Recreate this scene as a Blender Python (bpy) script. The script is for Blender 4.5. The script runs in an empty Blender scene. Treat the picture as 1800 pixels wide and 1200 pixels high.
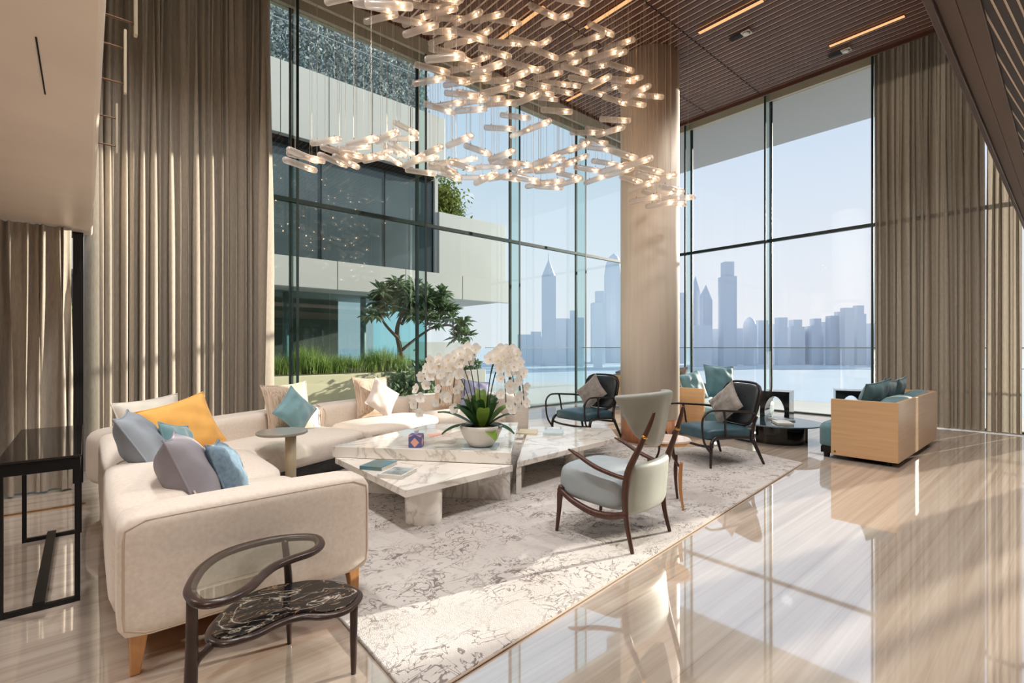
import bpy, bmesh, math, random
from mathutils import Vector, Matrix, Euler
random.seed(7)
S = bpy.context.scene
COL = S.collection
R = math.radians

# ---------------------------------------------------------------- camera
cam = bpy.data.objects.new('camera', bpy.data.cameras.new('camera'))
COL.objects.link(cam)
cam.location = (0, 0, 1.3)
cam.rotation_euler = (R(90), 0, R(49 - 90))
cam.data.sensor_width = 36
cam.data.lens = 862 / 1800 * 36
cam.data.shift_y = 10 / 1800
cam.data.clip_end = 20000
cam.data.clip_start = 0.02
S.camera = cam

# ---------------------------------------------------------------- exposure, sky, sun
S.view_settings.view_transform = 'Standard'
S.view_settings.look = 'None'
S.view_settings.gamma = 1
S.view_settings.use_curve_mapping = False
S.view_settings.exposure = 0.28
S.cycles.max_bounces = 12
S.cycles.transparent_max_bounces = 40
S.cycles.diffuse_bounces = 5
S.cycles.glossy_bounces = 5
S.cycles.transmission_bounces = 6
S.cycles.sample_clamp_indirect = 6
S.cycles.caustics_reflective = False
S.cycles.caustics_refractive = False
S.cycles.use_denoising = True

SKY_STRENGTH = 0.94
world = bpy.data.worlds.new('hazy_sky'); S.world = world
world.use_nodes = True
nt = world.node_tree; nt.nodes.clear()
wo = nt.nodes.new('ShaderNodeOutputWorld'); bg = nt.nodes.new('ShaderNodeBackground')
tc = nt.nodes.new('ShaderNodeTexCoord'); sp = nt.nodes.new('ShaderNodeSeparateXYZ')
rp = nt.nodes.new('ShaderNodeValToRGB')
nt.links.new(tc.outputs['Generated'], sp.inputs[0]); nt.links.new(sp.outputs['Z'], rp.inputs[0])
e = rp.color_ramp.elements
e[0].position = 0.0; e[0].color = (0.80, 0.80, 0.845, 1)
e[1].position = 0.75; e[1].color = (0.46, 0.60, 0.80, 1)
m_ = e.new(0.16); m_.color = (0.745, 0.785, 0.86, 1)
m_ = e.new(0.40); m_.color = (0.58, 0.69, 0.84, 1)
nt.links.new(rp.outputs[0], bg.inputs[0]); bg.inputs[1].default_value = SKY_STRENGTH
nt.links.new(bg.outputs[0], wo.inputs[0])

SUN_AZ, SUN_EL = -14.5, 12.7
sl = bpy.data.lights.new('sun', 'SUN'); sl.energy = 7.8; sl.angle = R(0.7); sl.color = (1.0, 0.92, 0.79)
so = bpy.data.objects.new('sun', sl); COL.objects.link(so)
sd = Vector((math.cos(R(SUN_EL)) * math.cos(R(SUN_AZ)), math.cos(R(SUN_EL)) * math.sin(R(SUN_AZ)), math.sin(R(SUN_EL))))
so.rotation_euler = sd.to_track_quat('Z', 'Y').to_euler()
so.location = (30, -8, 12)
# unseen fill lamps added at the ceiling slats and low soffits
FILL_LAMPS = [(x, y, 5.24, 210 if x < 7 else 110) for x, y in ((1.0, 1.2), (3.0, 1.0), (5.2, 1.0), (7.4, 1.0), (7.6, 3.0), (7.6, 4.9), (0.8, 3.0), (0.8, 4.9))] + [(-1.0, 1.2, 2.36, 85), (-1.0, 3.9, 2.36, 75), (-0.7, -1.6, 2.36, 60), (2.6, -1.9, 2.36, 60), (5.8, -1.9, 2.36, 60)]
for x, y, z, p in FILL_LAMPS:
    l = bpy.data.lights.new('fill_lamp', 'SPOT'); l.energy = p; l.spot_size = R(150); l.spot_blend = 1.0; l.color = (1, 0.965, 0.93); l.shadow_soft_size = 0.12
    lo = bpy.data.objects.new('fill_lamp', l); COL.objects.link(lo); lo.location = (x, y, z)

# ---------------------------------------------------------------- materials
def lin(c):
    return tuple((v / 255 / 12.92) if v / 255 <= 0.04045 else ((v / 255 + 0.055) / 1.055) ** 2.4 for v in c) + (1,)

def pmat(name, rgb, rough=0.6, metal=0.0, ior=1.45, var=0.0, vscale=8.0, bump=0.0, bscale=60.0, stretch=(1, 1, 1),
         rgb2=None, sheen=0.0, coat=0.0, emit=None, estr=0.0, coord='Object', trans=0.0, detail=4.0):
    m = bpy.data.materials.new(name); m.use_nodes = True
    t = m.node_tree; b = t.nodes['Principled BSDF']
    b.inputs['Base Color'].default_value = lin(rgb); b.inputs['Roughness'].default_value = rough
    b.inputs['Metallic'].default_value = metal; b.inputs['IOR'].default_value = ior
    b.inputs['Sheen Weight'].default_value = sheen; b.inputs['Coat Weight'].default_value = coat
    if emit: b.inputs['Emission Color'].default_value = lin(emit); b.inputs['Emission Strength'].default_value = estr
    tcn = t.nodes.new('ShaderNodeTexCoord'); mp = t.nodes.new('ShaderNodeMapping')
    mp.inputs['Scale'].default_value = stretch
    t.links.new(tcn.outputs[coord], mp.inputs[0])
    if rgb2 is None and var > 0:
        rgb2 = tuple(max(0, v * (1 - var)) for v in rgb)
    if rgb2 is not None:
        n = t.nodes.new('ShaderNodeTexNoise'); n.inputs['Scale'].default_value = vscale; n.inputs['Detail'].default_value = detail
        t.links.new(mp.outputs[0], n.inputs['Vector'])
        r = t.nodes.new('ShaderNodeValToRGB'); r.color_ramp.elements[0].position = 0.3; r.color_ramp.elements[1].position = 0.7
        r.color_ramp.elements[0].color = lin(rgb2); r.color_ramp.elements[1].color = lin(rgb)
        t.links.new(n.outputs['Fac'], r.inputs[0]); t.links.new(r.outputs[0], b.inputs['Base Color'])
    if bump > 0:
        n2 = t.nodes.new('ShaderNodeTexNoise'); n2.inputs['Scale'].default_value = bscale; n2.inputs['Detail'].default_value = 3
        t.links.new(mp.outputs[0], n2.inputs['Vector'])
        bp = t.nodes.new('ShaderNodeBump'); bp.inputs['Strength'].default_value = bump; bp.inputs['Distance'].default_value = 0.01
        t.links.new(n2.outputs['Fac'], bp.inputs['Height']); t.links.new(bp.outputs[0], b.inputs['Normal'])
    if trans > 0:   # cloth or leaf: some of the light passes through
        tr = t.nodes.new('ShaderNodeBsdfTranslucent'); mx = t.nodes.new('ShaderNodeMixShader'); mx.inputs[0].default_value = trans
        src = b.inputs['Base Color'].links
        if src: t.links.new(src[0].from_socket, tr.inputs[0])
        else: tr.inputs[0].default_value = lin(rgb)
        t.links.new(b.outputs[0], mx.inputs[1]); t.links.new(tr.outputs[0], mx.inputs[2])
        t.links.new(mx.outputs[0], t.nodes['Material Output'].inputs['Surface'])
    return m

def glass_mat(name, tint, refl=1.0, rough=0.0, ior=1.5):
    m = bpy.data.materials.new(name); m.use_nodes = True
    t = m.node_tree; t.nodes.clear()
    o = t.nodes.new('ShaderNodeOutputMaterial'); tr = t.nodes.new('ShaderNodeBsdfTransparent'); gl = t.nodes.new('ShaderNodeBsdfGlossy')
    fr = t.nodes.new('ShaderNodeFresnel'); mx = t.nodes.new('ShaderNodeMixShader'); mu = t.nodes.new('ShaderNodeMath'); mu.operation = 'MULTIPLY'
    fr.inputs['IOR'].default_value = ior; tr.inputs[0].default_value = tint + (1,); gl.inputs['Roughness'].default_value = rough
    geo = t.nodes.new('ShaderNodeNewGeometry'); iv = t.nodes.new('ShaderNodeMath'); iv.operation = 'SUBTRACT'; iv.inputs[0].default_value = 1
    t.links.new(geo.outputs['Backfacing'], iv.inputs[1])            # reflect once, on the face the ray enters
    m2 = t.nodes.new('ShaderNodeMath'); m2.operation = 'MULTIPLY'
    t.links.new(fr.outputs[0], mu.inputs[0]); mu.inputs[1].default_value = refl
    t.links.new(mu.outputs[0], m2.inputs[0]); t.links.new(iv.outputs[0], m2.inputs[1])
    t.links.new(m2.outputs[0], mx.inputs[0]); t.links.new(tr.outputs[0], mx.inputs[1]); t.links.new(gl.outputs[0], mx.inputs[2])
    t.links.new(mx.outputs[0], o.inputs[0])
    return m

def ramp(t, fac, stops):
    r = t.nodes.new('ShaderNodeValToRGB'); el = r.color_ramp.elements
    el[0].position, el[0].color = stops[0][0], lin(stops[0][1]); el[1].position, el[1].color = stops[-1][0], lin(stops[-1][1])
    for p, c in stops[1:-1]:
        q = el.new(p); q.color = lin(c)
    t.links.new(fac, r.inputs[0]); return r.outputs[0]

def noise(t, scale, stretch=(1, 1, 1), detail=5, dist=0.0, coord='Object', rough=0.5, rot=(0, 0, 0)):
    tcn = t.nodes.new('ShaderNodeTexCoord'); mp = t.nodes.new('ShaderNodeMapping'); n = t.nodes.new('ShaderNodeTexNoise')
    mp.inputs['Scale'].default_value = stretch; mp.inputs['Rotation'].default_value = rot
    n.inputs['Scale'].default_value = scale; n.inputs['Detail'].default_value = detail
    n.inputs['Distortion'].default_value = dist; n.inputs['Roughness'].default_value = rough
    t.links.new(tcn.outputs[coord], mp.inputs[0]); t.links.new(mp.outputs[0], n.inputs['Vector'])
    return n.outputs['Fac']

def mixc(t, fac, a, b, mode='MIX'):
    mx = t.nodes.new('ShaderNodeMix'); mx.data_type = 'RGBA'; mx.blend_type = mode
    if isinstance(fac, float): mx.inputs[0].default_value = fac
    else: t.links.new(fac, mx.inputs[0])
    t.links.new(a, mx.inputs[6]); t.links.new(b, mx.inputs[7]); return mx.outputs[2]

def math_(t, op, a, b=None):
    n = t.nodes.new('ShaderNodeMath'); n.operation = op
    for i, v in enumerate((a, b)):
        if v is None: continue
        if isinstance(v, (int, float)): n.inputs[i].default_value = v
        else: t.links.new(v, n.inputs[i])
    return n.outputs[0]

def bumpn(t, b, h, strength, dist=0.01):
    bp = t.nodes.new('ShaderNodeBump'); bp.inputs['Strength'].default_value = strength; bp.inputs['Distance'].default_value = dist
    t.links.new(h, bp.inputs['Height']); t.links.new(bp.outputs[0], b.inputs['Normal'])

def travertine():
    m = bpy.data.materials.new('polished_travertine'); m.use_nodes = True; t = m.node_tree; b = t.nodes['Principled BSDF']
    a = ramp(t, noise(t, 1.0, (0.22, 12, 1), 9, 0.35, rough=0.6), [(0.26, (168, 152, 140)), (0.45, (192, 178, 165)), (0.58, (203, 191, 179)), (0.78, (214, 205, 195))])
    v = ramp(t, noise(t, 2.2, (0.09, 22, 1), 8, 0.5, rough=0.62), [(0.30, (140, 122, 110)), (0.37, (226, 217, 208)), (0.60, (248, 245, 242))])
    t.links.new(mixc(t, 0.45, a, v, 'MULTIPLY'), b.inputs['Base Color'])
    b.inputs['Roughness'].default_value = 0.035; b.inputs['IOR'].default_value = 5.0
    return m

def marble(name, base, vein, warm, dark=False):
    m = bpy.data.materials.new(name); m.use_nodes = True; t = m.node_tree; b = t.nodes['Principled BSDF']
    n1 = noise(t, 1.7 if not dark else 4.0, (1, 1.5, 1), 5, 1.2, rough=0.55, rot=(0.4, 0.6, 0.9))
    ridge = math_(t, 'ABSOLUTE', math_(t, 'SUBTRACT', n1, 0.5))
    w = 0.012 if not dark else 0.008
    veins = ramp(t, ridge, [(0.0, vein), (w, tuple((x + y) // 2 for x, y in zip(vein, base))), (w * 3.2, base)])
    if dark:
        n3 = noise(t, 5.0, (1, 2.6, 1), 6, 1.8, rot=(0.0, 0.0, 0.2))
        r3 = math_(t, 'ABSOLUTE', math_(t, 'SUBTRACT', n3, 0.5))
        veins2 = ramp(t, r3, [(0.0, warm), (0.006, tuple((x + y) // 2 for x, y in zip(warm, base))), (0.02, base)])
        c = mixc(t, 1.0, veins, veins2, 'LIGHTEN')
    else:
        c = mixc(t, 0.6, veins, ramp(t, noise(t, 1.5, (1, 1, 1), 4, 0.8), [(0.35, warm), (0.65, (255, 255, 255))]), 'MULTIPLY')
    t.links.new(c, b.inputs['Base Color']); b.inputs['Roughness'].default_value = 0.07; b.inputs['IOR'].default_value = 1.6
    return m

def rug_mat():
    m = bpy.data.materials.new('wool_rug'); m.use_nodes = True; t = m.node_tree; b = t.nodes['Principled BSDF']
    base = ramp(t, noise(t, 1.3, (1, 1, 1), 5, 0.3), [(0.35, (202, 195, 191)), (0.65, (219, 214, 210))])
    n1 = noise(t, 4.2, (1.0, 2.2, 1), 3, 1.2, rough=0.55)
    rid = math_(t, 'ABSOLUTE', math_(t, 'SUBTRACT', n1, 0.48))
    n2 = noise(t, 5.0, (1.5, 1.0, 1), 3, 1.4, rough=0.55, rot=(0, 0, 0.7))
    rid2 = math_(t, 'ABSOLUTE', math_(t, 'SUBTRACT', n2, 0.54))
    line = math_(t, 'MINIMUM', rid, rid2)
    lc = ramp(t, line, [(0.0, (124, 113, 110)), (0.009, (158, 148, 144)), (0.017, (255, 255, 255))])
    msk = ramp(t, noise(t, 2.4, (1, 1, 1), 4, 0.5), [(0.46, (0, 0, 0)), (0.60, (235, 235, 235))])
    white = t.nodes.new('ShaderNodeRGB'); white.outputs[0].default_value = (1, 1, 1, 1)
    lc2 = mixc(t, msk, lc, white.outputs[0])
    t.links.new(mixc(t, 0.85, base, lc2, 'MULTIPLY'), b.inputs['Base Color'])
    b.inputs['Roughness'].default_value = 0.95; b.inputs['Sheen Weight'].default_value = 0.1
    bumpn(t, b, math_(t, 'ADD', noise(t, 260, (1, 1, 1), 2), math_(t, 'MULTIPLY', noise(t, 40, (1, 1, 1), 3), 0.7)), 0.7, 0.012)
    return m

def wood_mat(name, c1, c2, stretch=(30, 30, 1.5), rough=0.4, scale=1.0):
    m = bpy.data.materials.new(name); m.use_nodes = True; t = m.node_tree; b = t.nodes['Principled BSDF']
    t.links.new(ramp(t, noise(t, scale, stretch, 6, 0.5), [(0.3, c1), (0.7, c2)]), b.inputs['Base Color'])
    b.inputs['Roughness'].default_value = rough
    return m

def stripe_cloth(name, c1, c2, c3):
    m = bpy.data.materials.new(name); m.use_nodes = True; t = m.node_tree; b = t.nodes['Principled BSDF']
    t.links.new(ramp(t, noise(t, 1.0, (150, 130, 4.0), 4, 0.3), [(0.36, c1), (0.5, c2), (0.66, c3)]), b.inputs['Base Color'])
    b.inputs['Roughness'].default_value = 0.55; b.inputs['Sheen Weight'].default_value = 0.3
    return m

def chandelier_glass():
    m = bpy.data.materials.new('ribbed_glass'); m.use_nodes = True; t = m.node_tree; t.nodes.clear()
    o = t.nodes.new('ShaderNodeOutputMaterial'); tr = t.nodes.new('ShaderNodeBsdfTransparent'); tr.inputs[0].default_value = (0.97, 0.97, 0.97, 1)
    di = t.nodes.new('ShaderNodeBsdfDiffuse'); di.inputs[0].default_value = (0.80, 0.74, 0.70, 1)
    tl = t.nodes.new('ShaderNodeBsdfTranslucent'); tl.inputs[0].default_value = (0.88, 0.80, 0.74, 1)
    gl = t.nodes.new('ShaderNodeBsdfGlossy'); gl.inputs['Roughness'].default_value = 0.15
    lw = t.nodes.new('ShaderNodeLayerWeight'); lw.inputs[0].default_value = 0.35
    m1 = t.nodes.new('ShaderNodeMixShader'); m1.inputs[0].default_value = 0.6
    m2 = t.nodes.new('ShaderNodeMixShader'); m2.inputs[0].default_value = 0.22
    m3 = t.nodes.new('ShaderNodeMixShader')
    t.links.new(di.outputs[0], m1.inputs[1]); t.links.new(tl.outputs[0], m1.inputs[2])
    t.links.new(m1.outputs[0], m2.inputs[1]); t.links.new(gl.outputs[0], m2.inputs[2])
    f = math_(t, 'MINIMUM', math_(t, 'ADD', math_(t, 'MULTIPLY', lw.outputs['Facing'], 0.50), 0.42), 1.0)
    t.links.new(f, m3.inputs[0]); t.links.new(tr.outputs[0], m3.inputs[1]); t.links.new(m2.outputs[0], m3.inputs[2])
    t.links.new(m3.outputs[0], o.inputs[0])
    return m

def emat(name, rgb, s):
    m = bpy.data.materials.new(name); m.use_nodes = True; t = m.node_tree; t.nodes.clear()
    o = t.nodes.new('ShaderNodeOutputMaterial'); em = t.nodes.new('ShaderNodeEmission')
    em.inputs[0].default_value = lin(rgb); em.inputs[1].default_value = s; t.links.new(em.outputs[0], o.inputs[0]); return m

M = {}
M['travertine'] = travertine()
M['marble'] = marble('white_marble', (242, 239, 234), (202, 196, 190), (240, 234, 226))
M['black_marble'] = marble('black_marble', (26, 25, 26), (200, 186, 172), (176, 138, 104), True)
M['rug'] = rug_mat()
M['plaster'] = pmat('warm_plaster', (244, 228, 211), 0.35, var=0.05, vscale=1.5)
M['plaster_wall'] = pmat('beige_plaster', (205, 190, 170), 0.8, var=0.05, vscale=2)
M['header'] = pmat('beige_header', (190, 178, 158), 0.6, var=0.04, vscale=3)
M['column'] = wood_mat('column_veneer', (230, 218, 203), (240, 229, 215), (22, 22, 0.9), 0.5)
M['column_base'] = wood_mat('column_base', (164, 108, 76), (192, 134, 98), (40, 40, 1.5), 0.35)
M['slat'] = pmat('walnut_slat', (98, 64, 50), 0.5, rgb2=(74, 46, 36), vscale=2.0, stretch=(14, 0.7, 14))
M['slat_back'] = pmat('pale_batten_backing', (238, 222, 206), 0.7)
M['walnut'] = pmat('walnut_panel', (68, 44, 32), 0.5, rgb2=(54, 35, 26), vscale=2.0, stretch=(0.8, 14, 14))
M['tan'] = pmat('bronze_band', (86, 63, 46), 0.55, rgb2=(74, 54, 40), vscale=2.0, stretch=(0.6, 5, 5))
M['dark_slat'] = pmat('dark_walnut_slat', (48, 31, 25), 0.55, rgb2=(36, 23, 19), vscale=2.0, stretch=(0.8, 30, 30))
M['black_gap'] = pmat('black_recess', (18, 14, 12), 0.8)
M['glass'] = glass_mat('clear_glazing', (0.975, 0.985, 0.985), 0.9)
M['glass_left'] = glass_mat('greenish_glazing', (0.93, 0.98, 0.975), 2.0)
M['fin'] = glass_mat('green_glass_fin', (0.84, 0.92, 0.905), 0.8)
M['thin_glass'] = glass_mat('table_glass', (0.93, 0.97, 0.95), 1.6)
M['black'] = pmat('black_metal', (22, 21, 22), 0.35, metal=0.3)
M['gasket'] = pmat('dark_gasket', (34, 46, 46), 0.4)
M['curtain'] = pmat('taupe_curtain', (180, 169, 155), 0.9, rgb2=(164, 153, 139), vscale=1.0, stretch=(90, 90, 14), bump=0.15, bscale=400, sheen=0.15, trans=0.05)
M['sheer'] = pmat('sheer_taupe_curtain', (184, 172, 156), 0.9, rgb2=(168, 156, 140), vscale=1.0, stretch=(90, 90, 14), trans=0.3)
M['sofa'] = pmat('cream_bouclé'.replace('é', 'e'), (233, 222, 211), 0.9, rgb2=(221, 209, 196), vscale=60, bump=0.12, bscale=700, sheen=0.25)
M['piping'] = pmat('cream_piping', (196, 176, 158), 0.9)
M['oak'] = wood_mat('golden_oak', (168, 112, 64), (204, 148, 92), (20, 20, 1.5), 0.4)
M['maple'] = pmat('pale_sycamore', (214, 178, 138), 0.3, rgb2=(202, 164, 122), vscale=1.6, stretch=(1.0, 1.0, 18))
M['teal'] = pmat('teal_velvet', (92, 132, 142), 0.55, rgb2=(74, 112, 122), vscale=5, sheen=0.35)
M['teal_light'] = pmat('aqua_velvet', (126, 166, 174), 0.6, rgb2=(104, 146, 154), vscale=6, sheen=0.7)
M['teal_leather'] = pmat('teal_leather', (62, 92, 104), 0.35, rgb2=(46, 74, 86), vscale=7, bump=0.1, bscale=200)
M['charcoal_leather'] = pmat('charcoal_leather', (52, 58, 62), 0.32, rgb2=(40, 45, 49), vscale=7, bump=0.1, bscale=200)
M['dark_wood'] = pmat('dark_stained_wood', (46, 38, 36), 0.32, rgb2=(34, 28, 27), vscale=3, stretch=(12, 12, 2))
M['walnut_frame'] = pmat('walnut_frame', (88, 56, 44), 0.32, rgb2=(66, 40, 32), vscale=3, stretch=(20, 20, 2))
M['bean_wood'] = pmat('wenge_frame', (66, 48, 42), 0.28, rgb2=(50, 36, 32), vscale=3, stretch=(6, 6, 6))
M['grey_leather'] = pmat('grey_green_leather', (160, 164, 156), 0.45, rgb2=(148, 152, 144), vscale=5, bump=0.05, bscale=200)
M['grey_seat'] = pmat('grey_blue_leather', (166, 176, 182), 0.4, rgb2=(152, 162, 168), vscale=5, bump=0.05, bscale=200)
M['brass'] = pmat('brass', (214, 160, 90), 0.25, metal=1.0)
M['steel'] = pmat('brushed_steel', (190, 190, 186), 0.3, metal=1.0)
M['orange'] = pmat('orange_linen', (252, 192, 102), 0.85, var=0.06, vscale=10, bump=0.15, bscale=300, sheen=0.2)
M['white_cloth'] = pmat('white_linen', (226, 222, 212), 0.85, var=0.05, vscale=10, bump=0.15, bscale=300)
M['lavender'] = pmat('lavender_grey_linen', (156, 152, 160), 0.85, var=0.06, vscale=10, bump=0.2, bscale=320)
M['bluegrey'] = pmat('blue_grey_linen', (150, 158, 168), 0.85, var=0.06, vscale=10, bump=0.2, bscale=320)
M['denim'] = pmat('faded_denim_cloth', (126, 148, 164), 0.85, rgb2=(96, 120, 138), vscale=40, bump=0.25, bscale=320)
M['pink_silk'] = pmat('blush_silk', (222, 208, 200), 0.5, var=0.06, vscale=5, sheen=0.3)
M['periwinkle'] = pmat('periwinkle_velvet', (150, 154, 186), 0.7, var=0.08, vscale=6)
M['grey_velvet'] = pmat('grey_crushed_velvet', (150, 142, 136), 0.7, rgb2=(122, 115, 110), vscale=22, bump=0.3, bscale=90, sheen=0.5)
M['stripe'] = stripe_cloth('striped_silk', (166, 138, 114), (202, 180, 158), (220, 204, 186))
M['ceramic'] = pmat('white_ceramic', (222, 218, 212), 0.35, var=0.03, vscale=6)
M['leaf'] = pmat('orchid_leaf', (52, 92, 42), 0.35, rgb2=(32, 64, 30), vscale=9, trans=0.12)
M['leaf_lit'] = pmat('orchid_leaf_lit', (128, 156, 60), 0.4, rgb2=(96, 130, 44), vscale=9, trans=0.2)  # lighter copy of the leaf green, painted for leaves catching light
M['stem'] = pmat('orchid_stem', (62, 74, 44), 0.5)
M['petal'] = pmat('orchid_petal', (255, 252, 248), 0.6, trans=0.45)
M['pollen'] = pmat('orchid_throat', (226, 186, 90), 0.6)
M['moss'] = pmat('potting_moss', (92, 82, 56), 0.95, rgb2=(60, 56, 36), vscale=40)
M['navy'] = pmat('navy_print', (96, 98, 150), 0.6)
M['salmon'] = pmat('salmon_print', (234, 172, 158), 0.6)
M['tissue'] = pmat('white_tissue', (246, 244, 240), 0.8, trans=0.3)
M['page'] = pmat('book_pages', (232, 228, 218), 0.7)
M['cover_teal'] = pmat('teal_photo_cover', (90, 146, 170), 0.3, rgb2=(108, 118, 104), vscale=5, coord='Object', detail=2)
M['cover_grey'] = pmat('grey_photo_cover', (196, 202, 204), 0.3, rgb2=(108, 116, 118), vscale=16, coord='Object', detail=4)
M['cover_white'] = pmat('white_cover', (224, 222, 216), 0.35)
M['cover_yellow'] = pmat('straw_cover', (216, 204, 172), 0.4)
M['cover_sky'] = pmat('sky_cover', (196, 210, 214), 0.35)
M['console_top'] = pmat('black_glass_top', (30, 28, 28), 0.06, ior=1.7, rgb2=(22, 20, 20), vscale=4)
M['pedestal_stone'] = pmat('beige_pedestal', (206, 192, 164), 0.45, rgb2=(196, 180, 150), vscale=4)
M['pedestal_top'] = pmat('grey_lacquer', (146, 142, 134), 0.16)
M['pink_top'] = pmat('blush_marble_top', (232, 216, 206), 0.08, rgb2=(222, 200, 190), vscale=5)
M['black_gloss'] = pmat('black_lacquer', (18, 20, 22), 0.08, ior=1.6)
M['dark_glass_top'] = pmat('smoked_glass_top', (44, 60, 66), 0.04, ior=1.9)
M['tube'] = chandelier_glass()
M['bulb'] = emat('warm_bulb', (255, 214, 172), 40)
M['wire'] = pmat('steel_wire', (206, 192, 178), 0.4, metal=0.4)
M['clip'] = pmat('bronze_clip', (110, 84, 66), 0.4, metal=0.6)
M['strip_light'] = emat('warm_strip_light', (250, 186, 128), 1.0)
M['white_metal'] = pmat('white_fixture', (216, 208, 200), 0.4)
# outside
M['stone_out'] = pmat('pale_terrace_stone', (226, 222, 214), 0.55, var=0.04, vscale=1.0)
M['panel_out'] = pmat('white_cladding', (196, 192, 186), 0.55, var=0.03, vscale=0.6)
M['soffit_out'] = pmat('grey_soffit', (176, 172, 166), 0.7)
M['dark_glazing'] = pmat('dark_reflective_glazing', (86, 98, 100), 0.05, ior=1.6, rgb2=(66, 76, 78), vscale=0.5)
M['ink_glazing'] = glass_mat('sea_green_glazing', (0.62, 0.72, 0.72), 1.2)
M['interior_dark'] = pmat('dim_interior', (150, 140, 126), 0.8, rgb2=(100, 94, 86), vscale=0.6)
M['aqua_panel'] = glass_mat('aqua_glass', (0.60, 0.84, 0.86), 1.0)
M['hedge'] = pmat('grey_green_hedge', (206, 212, 210), 0.6, rgb2=(150, 158, 156), vscale=3, trans=0.25)
M['grass'] = pmat('ornamental_grass', (152, 172, 92), 0.7, rgb2=(112, 138, 64), vscale=2, trans=0.35)
M['tree_leaf'] = pmat('plumeria_leaf', (146, 166, 128), 0.5, rgb2=(96, 120, 86), vscale=3, trans=0.25)
M['bush_leaf'] = pmat('olive_bush_leaf', (132, 142, 62), 0.6, rgb2=(92, 108, 46), vscale=3, trans=0.3)
M['bark'] = pmat('grey_bark', (110, 98, 84), 0.8, rgb2=(88, 78, 66), vscale=8)
M['planter'] = pmat('sandstone_planter', (216, 204, 172), 0.8, var=0.05, vscale=2)
M['rail_glass'] = glass_mat('balustrade_glass', (0.95, 0.97, 0.975), 0.7)
M['rail'] = pmat('rail_metal', (140, 150, 156), 0.4)
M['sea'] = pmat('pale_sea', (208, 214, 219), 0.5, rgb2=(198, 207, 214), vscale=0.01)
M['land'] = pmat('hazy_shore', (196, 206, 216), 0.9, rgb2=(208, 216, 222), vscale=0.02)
for i, c in enumerate(((192, 198, 208), (202, 207, 216), (211, 216, 224), (217, 224, 229))):  # distance haze is painted into the pale tower colours
    M['city%d' % i] = pmat('hazy_tower_%d' % i, c, 0.8, rgb2=tuple(v + 8 for v in c), vscale=0.02, stretch=(1, 1, 0.4))

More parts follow.
